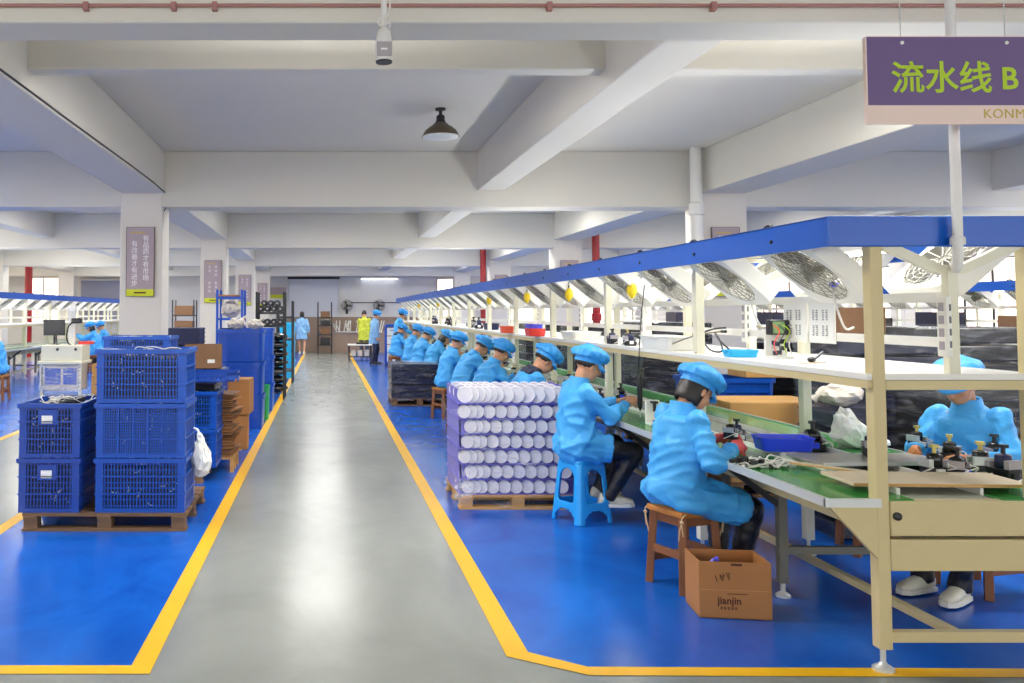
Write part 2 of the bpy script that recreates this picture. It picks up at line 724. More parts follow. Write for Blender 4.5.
for y0, y1 in side_wall('wall_right', XR, 1):
    window(XR + .04, y0, 1.0, XR + .07, y1, 2.9, 'x')
for y0, y1 in side_wall('wall_left', XL, -1):
    window(XL - .07, y0, 1.0, XL - .04, y1, 2.9, 'x')
window(-12.2, YB - .03, 1.2, -10.7, YB, 3.0, 'y')
window(4.5, YB - .03, 1.1, 5.5, YB, 2.95, 'y')
window(6.6, YB - .03, 1.0, 9.6, YB, 2.4, 'y')
window(10.4, YB - .03, 1.0, 12.4, YB, 2.4, 'y')

# unseen wall behind the photographer; wide openings added to let in frontal light
b = MB()
b.box(XL, YF - .2, 0, XR, YF, .9)
b.box(XL, YF - .2, 3.0, XR, YF, SLAB)
for k in range(7):
    x = XL + k * 5
    b.box(max(XL, x - .4), YF - .2, .9, min(XR, x + .4), YF, 3.0)
struct('wall_front', b, 'wall_paint')

# roller blind and banner on the far wall
t = thing('roller_blind', 'pale grey roller blind drawn down on the far wall', 'blind', (-.55, YB - .12, 0))
b = MB(); b.box(-.95, -.006, 1.42, 1.05, .006, 2.95)
b.build('blind_fabric', 'blind', t)
b = MB(); b.cyl((-1.0, 0, 2.97), (1.1, 0, 2.97), .045)
b.build('roller', 'dark_metal', t)
b = MB(); b.box(-.95, -.015, 1.40, 1.05, .015, 1.43)
b.build('bottom_bar', 'rail_alu', t)
t = thing('roller_blind', 'slate grey roller blind on the far left of the back wall', 'blind', (-9.0, YB - .12, 0))
b = MB(); b.box(-.9, -.006, 1.2, .9, .006, 2.9); b.build('blind_fabric', mat('blind_slate', s(150, 152, 172), .6), t)
b = MB(); b.cyl((-.95, 0, 2.92), (.95, 0, 2.92), .05); b.build('roller', 'white_paint', t)
t = thing('wall_banner', 'grey and yellow-green banner on the far wall beside the blind', 'banner', (-1.95, YB - .04, 2.3))
b = MB(); b.box(-.34, -.02, .0, .34, .02, .3); b.build('panel', 'board_mauve', t)
b = MB(); b.box(-.34, -.022, -.14, .34, .02, 0); b.build('lower_band', 'board_yellow', t)

# ------------------------------------------------------------------ slogan boards
def strokes(mb, x, z, sz, seed):
    """a small block of brush strokes standing for a character too blurred to read"""
    r = random.Random(seed)
    for k in range(3):
        zz = z + sz * (.2 + .3 * k)
        mb.box(x - sz * .4, -.002, zz - sz * .05, x + sz * (.25 + .15 * r.random()), .002, zz + sz * .05)
    for k in range(2):
        xx = x - sz * .2 + sz * .4 * k * (.6 + .4 * r.random())
        mb.box(xx - sz * .05, -.002, z + sz * .1, xx + sz * .05, .002, z + sz * .92)


def slogan_board(x, y, label, slogan=None, wd=.36):
    t = thing('slogan_board', label, 'sign', (x, y - .045, 1.81), 0, 'slogan boards on the columns')
    b = MB(); b.box(-wd / 2, 0, 0, wd / 2, .025, .91); b.build('panel', 'board_mauve', t)
    e = .006
    b = MB()
    b.box(-wd / 2 - e, -.004, -e, -wd / 2, .026, .91 + e); b.box(wd / 2, -.004, -e, wd / 2 + e, .026, .91 + e)
    b.box(-wd / 2, -.004, .91, wd / 2, .026, .91 + e); b.box(-wd / 2, -.004, -e, wd / 2, .026, 0)
    b.build('edge_frame', 'board_edge', t)
    b = MB(); b.box(-wd / 2, -.003, 0, wd / 2, .0, .09); b.build('yellow_band', 'board_yellow', t)
    b = MB(); b.box(-.08, -.005, .035, .08, -.003, .055); b.build('band_mark', 'print_brown', t)
    b = MB(); b.box(-.13, -.004, .835, .06, 0, .85); b.build('top_mark', 'sign_gold', t)
    if slogan:
        for col, (txt, xx, zz) in enumerate(slogan):
            o = text_mesh('\n'.join(txt), .088, 'board_text', t, (xx, -.003, zz), (pi / 2, 0, 0), 'slogan_column', align='CENTER', bold=.0007, line=.99)
    else:
        b = MB()
        for cx, n0 in ((-.07, 1), (.07, 0)):
            for k in range(7):
                if k == 2 and cx < 0 or k == 3:
                    continue
                strokes(b, cx, .74 - k * .088, .066, x * 10 + y + k + cx)
        b.build('slogan_column', 'board_text', t)
    return t


slogan_board(-2.46, 11.28, 'tall mauve slogan board on the nearest left column',
             [('有品质才有市场', .075, .735), ('有改善才有进步', -.075, .66)])
slogan_board(-2.46, 18.52, 'mauve slogan board on the second left column')
slogan_board(-2.46, 25.76, 'mauve slogan board on the third left column')
slogan_board(-2.46, 32.98, 'mauve slogan board on the farthest left column')
slogan_board(5.3, 11.28, 'mauve slogan board on the nearest right column, behind the blue canopy')
slogan_board(5.3, 18.52, 'mauve slogan board on the second right column beyond the drain pipe')
slogan_board(5.3, 25.76, 'mauve slogan board on the third right column')

# ------------------------------------------------------------------ pipes
def pipe(name, label, x, y, r, m, z0=0, z1=SLAB, collars=(), clamp=None):
    t = thing(name, label, 'pipe', (x, y, 0))
    b = MB(); b.cyl((0, 0, z0), (0, 0, z1), r, n=16); b.build('pipe_run', m, t, smooth=True)
    for zc in collars:
        b = MB(); b.lathe([(r, zc - .09), (r * 1.28, zc - .08), (r * 1.28, zc + .06), (r, zc + .08)], 16); b.build('collar', m, t, smooth=True)
    return t


pipe('drain_pipe', 'white vertical drain pipe with a collar beside the near right column', 4.84, 11.05, .075, 'pipe_white', 0.02, SLAB, (2.95, 1.2))
pipe('fire_pipe', 'dark red fire pipe beside the second right column', 5.82, 18.3, .08, 'red_pipe', .02, SLAB, (1.5,))
pipe('fire_pipe', 'dark red fire pipe left of the third right column', 4.72, 25.5, .09, 'red_pipe', .02, SLAB, (2.0,))
pipe('fire_pipe', 'dark red fire pipe rising above the left assembly line', -10.5, 30.0, .13, 'red_pipe', .02, SLAB, (2.2,))

t = thing('conduit', 'thin reddish conduit running along the face of the nearest beam', 'conduit', (0, 4.045, 3.08))
b = MB(); b.cyl((-2.3, 0, 0), (5.5, 0, 0), .009, n=8); b.build('conduit_run', 'conduit_red', t)
for k, px in enumerate((80, 170, 212, 555, 723)):
    b = MB(); x = (px - PX) / FPX * 4.0; b.box(x - .012, -.02, -.028, x + .012, .014, .012); b.build('clip', 'conduit_red', t)

t = thing('cable', 'thin dark cable along the lower edge of the left main beam', 'cable', (0, 0, 0))
b = MB(); b.tube([(-2.153, 4.5, 3.2), (-2.153, 7, 3.205), (-2.153, 11.27, 3.2), (-2.153, 11.27, 2.95)], .008, 6); b.build('cable_run', 'cable_black', t)

# ------------------------------------------------------------------ ceiling fittings
t = thing('pendant_lamp', 'bronze dome pendant lamp hanging from the ceiling slab', 'lamp', (1.21, 8.9, SLAB))
b = MB(); b.lathe([(.055, 0), (.055, -.02), (.02, -.03)], 16); b.build('ceiling_rose', 'dark_metal', t, smooth=True)
b = MB(); b.cyl((0, 0, -.02), (0, 0, -.07), .018); b.lathe([(.03, -.07), (.045, -.085), (.045, -.13), (.055, -.14), (.055, -.16)], 16); b.build('neck', 'dark_metal', t, smooth=True)
b = MB()
b.lathe([(.05, -.15), (.075, -.165), (.085, -.18), (.12, -.20), (.165, -.24), (.19, -.285), (.2, -.30), (.192, -.30), (.16, -.25), (.11, -.21), (.05, -.165)], 32)
b.build('lamp_shade', 'lamp_bronze', t, smooth=True)
b = MB(); b.lathe([(.19, -.298), (.185, -.31), (.12, -.322), (.01, -.325)], 32); b.build('diffuser', 'lamp_inner', t, smooth=True)

p = at(108, 206, 13.28)
t = thing('ceiling_spotlight', 'small bright round spotlight on the left beam', 'lamp', (p.x, 13.24, 3.345))
b = MB(); b.lathe([(.07, 0), (.075, -.03), (.06, -.035)], 20); b.build('housing', 'white_paint', t, smooth=True)
b = MB(); b.lathe([(.058, -.034), (.05, -.045), (.004, -.048)], 20); b.build('lamp_lens', 'led_glow', t, smooth=True)

px, py_ = at(384, 62, 3.9).x, 3.9
zb = at(384, 63, 3.9).z
t = thing('hanging_camera', 'white boxy camera hanging on a pole from the nearest beam', 'camera', (px, py_, zb))
b = MB(); b.cyl((0, 0, .155), (0, 0, .62), .014, n=10); b.build('pole', 'pipe_white', t, smooth=True)
b = MB()
b.loft([((0, 0, .008), (.042, 0, 0), (0, .036, 0)), ((0, 0, .05), (.043, 0, 0), (0, .038, 0)), ((0, 0, .1), (.038, 0, 0), (0, .034, 0)), ((0, 0, .15), (.031, 0, 0), (0, .028, 0)), ((0, 0, .16), (.02, 0, 0), (0, .02, 0))], 20)
b.build('housing', 'pipe_white', t, smooth=True)
b = MB(); b.box(-.034, -.041, .022, .034, -.03, .09); b.build('face_plate', 'grey_plastic', t, bevel=.003)
b = MB(); b.box(-.016, -.044, .05, .014, -.04, .058); b.build('badge', 'paper', t)
b = MB(); b.lathe([(.037, 0), (.039, .008), (.034, .011)], 20); b.build('lens_ring', 'black_plastic', t)
b = MB(); b.tube([(.025, -.01, .16), (.03, -.02, .2), (.02, -.03, .18), (-.02, -.03, .165), (-.025, -.02, .2), (.01, -.025, .21), (.03, -.01, .3), (.032, 0, .62)], .004, 6); b.build('cable', 'cable_white', t)


def batten(x, y, z, power, L=1.2, label='', warm=(1, .985, .95)):
    t = thing('batten_light', label, 'lamp', (x, y, z), 0, 'tube battens hung out of view')
    b = MB(); b.box(-L / 2, -.03, 0, L / 2, .03, .05); b.build('lamp_body', 'white_paint', t)
    b = MB()
    for sx in (-.4, .4):
        b.cyl((sx, 0, .05), (sx, 0, SLAB - z), .006, n=6)
    b.build('hanger', 'dark_metal', t)
    b = MB(); b.cyl((-L / 2 + .02, 0, -.018), (L / 2 - .02, 0, -.018), .016, n=10); b.build('tube', 'tube_glow', t)
    for up, pw in ((0, power), (1, power * 1.3)):  # upward lamp added to brighten the ceiling slab
        ld = bpy.data.lights.new('batten_fill', 'AREA')
        ld.shape = 'RECTANGLE'; ld.size = L; ld.size_y = .12; ld.energy = pw; ld.color = warm
        lo = bpy.data.objects.new('batten_fill', ld)
        COL.objects.link(lo); lo.location = (x, y, z + (.055 if up else -.05))
        lo.rotation_euler = (pi, 0, 0) if up else (0, 0, 0)
    return t


kb = 0
for bi, y in enumerate((4.9, 8.35, 6.72, 12.3, 16.0, 19.6, 23.2, 26.9, 30.4)):  # near row inferred from lit beam faces; other rows are added, unseen fill
    for x in (-12, -8, -4.3, -.1, 3.6, 7.2, 11, 14.2):
        if y in (8.35,) and -5 < x < 10:
            continue
        if y in (16.0, 23.2, 30.4):
            zz = 3.66
        else:
            zz = 3.6 if y == 6.72 else 3.4
        kb += 1
        batten(x, y, zz, 60 if y > 5 else 50, label='unseen tube batten above bay row %s, %s from the left' % (ORD[bi], ORD[(-12, -8, -4.3, -.1, 3.6, 7.2, 11, 14.2).index(x)]))
# ================================================================== ASSEMBLY LINES
BAY = 1.82
DX_POST, DX_BAND, DX_WING, DX_IN = .35, .57, .595, .33


def assembly_line(cx, y0, nb, label, mirror=False):
    """conveyor with working wings, shelf above it and a blue-banded canopy; runs along +Y from y0"""
    L = nb * BAY
    t = thing('assembly_line', label, 'assembly line', (cx, y0, 0))
    P = lambda mb, name, m, **k: mb.build(name, m, t, **k)
    # posts from floor to canopy
    for k in range(nb + 1):
        y = k * BAY
        for sx in (-1, 1):
            b = MB(); b.box(sx * DX_POST - .028, y - .03, .10, sx * DX_POST + .028, y + .03, 1.90)
            po = P(b, 'post', 'beige_metal' if k == 0 else 'cream_metal', bevel=.004)
            b = MB(); b.cyl((sx * DX_POST, y, .02), (sx * DX_POST, y, .11), .012, n=8)
            b.lathe([(.045, 0), (.045, .012), (.02, .028), (.012, .04)], 16, Matrix.Translation((sx * DX_POST, y, .002)))
            b.build('levelling_foot', 'rail_alu', po, smooth=True)
        # centre post with Y bracket
        b = MB(); b.box(-.025, y - .022, 1.32, .025, y + .022, 1.80); P(b, 'centre_post', 'cream_metal', bevel=.004)
        b = MB()
        for sx in (-1, 1):
            b.prism([(0, 1.775), (sx * .05, 1.775), (sx * .06, 1.775), (sx * .34, 1.90), (sx * .34, 1.93), (sx * .30, 1.93), (sx * .05, 1.815), (0, 1.815)] if sx > 0 else
                    [(0, 1.815), (-.05, 1.815), (-.30, 1.93), (-.34, 1.93), (-.34, 1.90), (-.06, 1.775), (-.05, 1.775), (0, 1.775)],
                    -y - .02, -y + .02, Matrix.Rotation(pi / 2, 4, 'X'))
        P(b, 'canopy_bracket', 'cream_metal')
    # intermediate legs
    for k in range(nb):
        y = k * BAY + BAY * .54
        for sx in (-1, 1):
            b = MB(); b.box(sx * .27 - .024, y - .024, .08, sx * .27 + .024, y + .024, .70)
            lg = P(b, 'leg', 'leg_grey', bevel=.003)
            b = MB(); b.lathe([(.04, 0), (.04, .012), (.014, .03), (.012, .09)], 12, Matrix.Translation((sx * .27, y, .002)))
            b.build('levelling_foot', 'rail_alu', lg, smooth=True)
        b = MB(); b.box(-.30, y - .018, .24, .30, y + .018, .28); P(b, 'floor_brace', 'leg_grey')
        for sx in (-1, 1):
            b = MB()
            b.bar((sx * .27, y, .5), (sx * .55, y, .715), .03); P(b, 'wing_strut', 'dark_metal')
    b = MB(); b.box(-DX_POST + .03, -.02, .13, DX_POST - .03, .02, .175); P(b, 'end_floor_brace', 'beige_metal')
    b = MB(); b.box(-.02, .02, .135, .02, L, .17); P(b, 'centre_floor_rail', 'beige_metal')
    # apron panels of the near end
    b = MB(); b.box(-DX_POST + .03, -.035, .60, DX_POST - .03, .03, .755); P(b, 'end_panel', 'beige_metal', bevel=.006)
    b = MB(); b.box(-DX_POST + .03, -.028, .445, DX_POST - .03, .02, .585); P(b, 'lower_end_panel', 'beige_metal', bevel=.005)
    b = MB(); b.lathe([(.018, 0), (.018, .012), (.008, .016)], 14, Matrix.Translation((-DX_POST + .055, -.036, .69)) @ Matrix.Rotation(pi / 2, 4, 'X')); P(b, 'bolt_knob', 'black_plastic')
    for sx in (-1, 1):
        b = MB()
        pl = [(sx * (DX_POST + .028), .50), (sx * (DX_POST + .028), .735), (sx * (DX_WING - .005), .735), (sx * (DX_WING - .02), .715)]
        if sx > 0:
            pl = pl[::-1]
        b.prism(pl, .005, .03, Matrix.Rotation(pi / 2, 4, 'X')); P(b, 'gusset_plate', 'beige_metal')
    # working surfaces
    for sx in (-1, 1):
        b = MB()
        x0, x1 = sorted((sx * .20, sx * DX_WING))
        b.box(x0, -.02, .735, x1, L, .76); P(b, 'worktop', 'belt_green', bevel=.004)
        b = MB()
        x0, x1 = sorted((sx * (DX_WING - .004), sx * (DX_WING + .014)))
        b.box(x0, -.03, .728, x1, L, .769)
        b.box(*((sx * .36, -.036, .728) if sx > 0 else (-DX_WING - .014, -.036, .728)), *((DX_WING + .014, -.018, .766) if sx > 0 else (-.36, -.018, .766)))
        P(b, 'worktop_edge', 'rail_alu')
        b = MB()
        x0, x1 = sorted((sx * .185, sx * .2))
        b.box(x0, .1, .74, x1, L, .785); P(b, 'guide_rail', 'shelf_white')
        b = MB(); b.box(sx * DX_POST - .02, .03, .60, sx * DX_POST + .02, L, .70); P(b, 'side_beam', 'beige_metal')
    b = MB(); b.box(-.18, .02, .72, .18, L, .757); P(b, 'conveyor_belt', 'worktop_grey')
    # shelf
    b = MB(); b.box(-.40, -.022, 1.292, .40, L + .022, 1.322); P(b, 'shelf', 'shelf_white', bevel=.004)
    for sx in (-1, 1):
        b = MB(); b.box(sx * .385 - .014, -.02, 1.255, sx * .385 + .014, L, 1.291); P(b, 'shelf_rail', 'beige_metal')
    b = MB(); b.box(-.318, -.026, 1.25, .318, -.004, 1.291); P(b, 'shelf_end_rail', 'beige_metal')
    # display rails
    for zz in (1.645, 1.44):
        b = MB(); b.box(-.045, .02, zz, -.027, L, zz + .045); P(b, 'display_rail', 'shelf_white')
    # canopy bands
    for sx in (-1, 1):
        b = MB()
        x0, x1 = sorted((sx * DX_BAND, sx * (DX_BAND - .022)))
        b.box(x0, -.02, 1.895, x1, L + .02, 2.035)
        b.box(min(sx * DX_BAND, sx * (DX_BAND - .06)), -.02, 2.02, max(sx * DX_BAND, sx * (DX_BAND - .06)), L + .02, 2.035)
        bd = P(b, 'canopy_band', 'band_blue', bevel=.006)
        b = MB(); b.ball((sx * (DX_BAND + .002), 0, 1.955), (.008, .016, .012), sub=1)
        scr = b.build('band_screw', 'black_plastic', bd, loc=(0, .45, 0))
        b = MB(); b.tube([(sx * (DX_BAND - .04), -.045, 2.033), (sx * (DX_BAND - .04), -.02, 2.046), (sx * (DX_BAND - .04), .02, 2.046), (sx * (DX_BAND - .04), .045, 2.033)], .009, 8)
        brk = b.build('fan_bracket', 'black_plastic', bd, loc=(0, .55, 0))
        for k in range(1, nb * 2):
            for o_, y_ in ((scr, .45), (brk, .55)):
                copy_tree(o_, loc=(0, y_ + k * BAY / 2, 0), parent=bd)
    b = MB(); b.box(-DX_BAND, -.042, 1.895, DX_BAND, -.02, 2.035); P(b, 'canopy_end_band', 'band_blue', bevel=.006)
    b = MB()
    for k in range(nb + 1):
        b.box(-DX_BAND + .03, k * BAY - .02, 1.93, DX_BAND - .03, k * BAY + .02, 1.955)
    b.box(-.03, 0, 1.957, .03, L, 1.99)
    P(b, 'canopy_frame', 'cream_metal')
    return t


# one fan, tilted later
def make_fan():
    t = thing('canopy_fan', 'white square canopy fan', 'fan')
    n = 48
    b = MB(); b.plate_hole(rsquare(n, .235, .235, .03), circle(n, .205), -.05, .05); b.build('fan_frame', 'fan_white', t, bevel=.004)
    b = MB()
    for z in (-.048, .048):
        for r in (.03, .06, .09, .12, .15, .18, .2):
            b.tube([(r * cos(2 * pi * k / 28), r * sin(2 * pi * k / 28), z) for k in range(29)], .0022, 4, cap=False)
        for k in range(16):
            a = 2 * pi * k / 16
            b.bar((.03 * cos(a), .03 * sin(a), z), (.207 * cos(a), .207 * sin(a), z), .004)
    b.build('grille', 'fan_grille', t)
    b = MB(); b.lathe([(.005, -.04), (.05, -.038), (.055, -.03), (.055, .035), (.03, .045), (.004, .046)], 20); b.build('motor', 'fan_dark', t, smooth=True)
    b = MB()
    for k in range(5):
        M = Matrix.Rotation(2 * pi * k / 5, 4, 'Z') @ Matrix.Rotation(R(24), 4, 'X')
        b.prism([(.05, -.025), (.12, -.06), (.185, -.05), (.19, .02), (.12, .035), (.05, .02)], -.002, .002, M)
    b.build('fan_blades', 'fan_dark', t)
    b = MB(); b.ball((.0, -.215, .055), (.02, .012, .008), sub=1); b.ball((.06, -.215, .055), (.012, .01, .006), sub=1); b.build('corner_switches', 'grey_plastic', t)
    return t


FAN0 = [make_fan(), False]


def place_fans(cx, y0, nb, linename, sides=(-1, 1)):
    for sx in sides:
        for k in range(nb * 2):
            yy = y0 + .47 + k * BAY / 2
            lab = '%s fan from the near end, %s row, %s' % (ORD[k], 'left' if sx < 0 else 'right', linename)
            loc = (cx + sx * .345, yy, 1.835)
            rot = (0, -sx * R(40), 0)
            if not FAN0[1]:
                o = FAN0[0]; o.location = loc; o.rotation_euler = rot; o['label'] = lab; FAN0[1] = True
                o['group'] = 'fans under the canopies'
            else:
                copy_tree(FAN0[0], loc=loc, rot=rot, label=lab, group='fans under the canopies')


def tube_lamps(cx, y0, nb, linename, power):
    for k in range(nb):
        y = y0 + k * BAY + .31
        t = thing('canopy_tube_light', 'white canopy tube light, %s from the near end, %s' % (ORD[k], linename), 'lamp', (cx, y, 1.925), 0, 'canopy tube lights')
        b = MB(); b.box(-.02, 0, .0, .02, 1.2, .03); b.build('lamp_body', 'shelf_white', t)
        b = MB(); b.cyl((0, .02, -.014), (0, 1.18, -.014), .013, n=10); b.build('tube', 'tube_glow', t)
        ld = bpy.data.lights.new('canopy_lamp', 'AREA')
        ld.shape = 'RECTANGLE'; ld.size = .06; ld.size_y = 1.2; ld.energy = power; ld.color = (.95, .98, 1)
        lo = bpy.data.objects.new('canopy_lamp', ld); COL.objects.link(lo)
        lo.location = (cx, y + .6, 1.925 - .032)
        lu = ld.copy(); lu.size = .06; lu.energy = power * 1.7
        lo = bpy.data.objects.new('canopy_lamp', lu); COL.objects.link(lo)
        lo.location = (cx, y + .6, 1.994); lo.rotation_euler = (pi, 0, 0)


RC, RY, RN = 2.84, 3.87, 13          # the line on the right
assembly_line(RC, RY, RN, 'long cream assembly line with a blue canopy band on the right of the aisle')
place_fans(RC, RY, RN, 'near right assembly line')
tube_lamps(RC, RY, RN, 'near right assembly line', 5)
LC, LY, LN = -7.57, 15.0, 10         # the line on the far left
assembly_line(LC, LY, LN, 'cream assembly line with a pale blue canopy band at the far left')
place_fans(LC, LY, LN, 'far left assembly line')
tube_lamps(LC, LY, LN, 'far left assembly line', 6)
FC, FY, FN = 10.0, 9.4, 11           # the line behind, on the far right
assembly_line(FC, FY, FN, 'second assembly line with a blue canopy band behind the black wrapped stacks')
place_fans(FC, FY, FN, 'second line at the far right', sides=(-1,))
tube_lamps(FC, FY, FN, 'second line at the far right', 5)

# conduit pole from the ceiling to the canopy end
t = thing('conduit_pole', 'thin white conduit pole from the ceiling down to the canopy end', 'pole', (2.82, RY - .085, 0))
b = MB(); b.tube([(0.02, .05, 1.82), (0, 0, 1.86), (0, 0, 2.6), (0, 0, SLAB)], .021, 12); b.build('pole_tube', 'pipe_white', t, smooth=True)
b = MB(); b.lathe([(.03, 1.90), (.03, 1.93), (.021, 1.94)], 16); b.build('end_collar', 'pipe_white', t)

# hanging line sign
sy = 3.55
c0, c1 = at(866, 37, sy), at(866, 124, sy)
hgt = c0.z - c1.z
wid = .86
t = thing('hanging_sign', 'purple hanging sign with yellow-green lettering above the near end of the line', 'sign', (c0.x, sy, c1.z))
b = MB(); b.box(0, 0, hgt * .215, wid, .014, hgt); b.build('sign_board', 'sign_purple', t)
b = MB(); b.box(0, 0, 0, wid, .014, hgt * .215); b.build('lower_band', 'sign_cream', t)
b = MB(); b.box(-.006, -.002, 0, 0, .016, hgt); b.box(0, -.001, hgt, wid, .015, hgt + .004); b.build('edge_trim', 'sign_cream', t)
sc = FPX / sy
text_mesh('流水线', 30.5 / sc * 1.12, 'sign_green', t, (24 / sc, -.001, hgt - 54 / sc), (pi / 2, 0, 0), 'lettering', bold=.0022, spacing=1.0)
text_mesh('B', 28 / sc * 1.12, 'sign_green', t, (135 / sc, -.001, hgt - 53 / sc), (pi / 2, 0, 0), 'letter', bold=.0025)
text_mesh('KONMA', 13.5 / sc, 'sign_gold', t, (116 / sc, -.001, 6 / sc), (pi / 2, 0, 0), 'lettering', bold=0, spacing=1.08)
for px in (36, 142):
    b = MB(); b.cyl((px / sc, .007, hgt - 6 / sc), (px / sc, .007, SLAB - c1.z), .0022, n=6)
    hw = b.build('hanging_wire', 'rail_alu', t)
    b = MB(); b.lathe([(.008, 0), (.007, .004), (.001, .006)], 12, Matrix.Translation((px / sc, -.001, hgt - 6 / sc)) @ Matrix.Rotation(pi / 2, 4, 'X')); b.build('eyelet', 'paper', hw)
# ================================================================== PEOPLE
def ik(a, c, l1, l2, pole):
    """middle joint of a two-bone limb from a to c, bending towards pole; returns (joint, end)"""
    a, c, pole = V(a), V(c), V(pole)
    d = c - a
    D = d.length
    m = (l1 + l2) * .985
    if D > m:
        c = a + d * (m / D); d = c - a; D = m
    D = max(D, abs(l1 - l2) + .02)
    dn = d.normalized()
    x = (l1 * l1 - l2 * l2 + D * D) / (2 * D)
    h = math.sqrt(max(0, l1 * l1 - x * x))
    p = (pole - dn * pole.dot(dn))
    p = p.normalized() if p.length > 1e-5 else V((0, 0, 1))
    return a + dn * x + p * h, c


def add_hand(mb, wrist, dirv, palm_n, side, curl=.6, sc=1.0):
    """palm, five separate bent fingers; dirv points to the finger tips, palm_n out of the palm"""
    d = V(dirv).normalized()
    n = V(palm_n)
    n = (n - d * n.dot(d)).normalized()
    l = d.cross(n) * side                       # towards the thumb
    w = V(wrist)
    M = Matrix((l, d, n)).transposed().to_4x4()
    mb.ball(w + d * .048 * sc, (.039 * sc, .052 * sc, .017 * sc), M)
    for k, (off, ln) in enumerate(((.027, .072), (.010, .08), (-.008, .075), (-.025, .058))):
        p0 = w + d * .085 * sc + l * off * sc
        a1 = curl * .7
        p1 = p0 + (d * cos(a1) + n * sin(a1)) * ln * .5 * sc
        a2 = curl * 1.7
        p2 = p1 + (d * cos(a2) + n * sin(a2)) * ln * .32 * sc
        a3 = curl * 2.3
        p3 = p2 + (d * cos(a3) + n * sin(a3)) * ln * .25 * sc
        mb.capsule(p0 - d * .02, .0095 * sc, p1, .0088 * sc, 8)
        mb.capsule(p1, .0088 * sc, p2, .008 * sc, 8)
        mb.capsule(p2, .008 * sc, p3, .007 * sc, 8)
    t0 = w + d * .03 * sc + l * .028 * sc
    t1 = t0 + (d * .6 + l * .6 + n * .35).normalized() * .042 * sc
    t2 = t1 + (d * .9 + n * .5 - l * .1).normalized() * .032 * sc
    mb.capsule(t0, .0125 * sc, t1, .0105 * sc, 8)
    mb.capsule(t1, .0105 * sc, t2, .0085 * sc, 8)


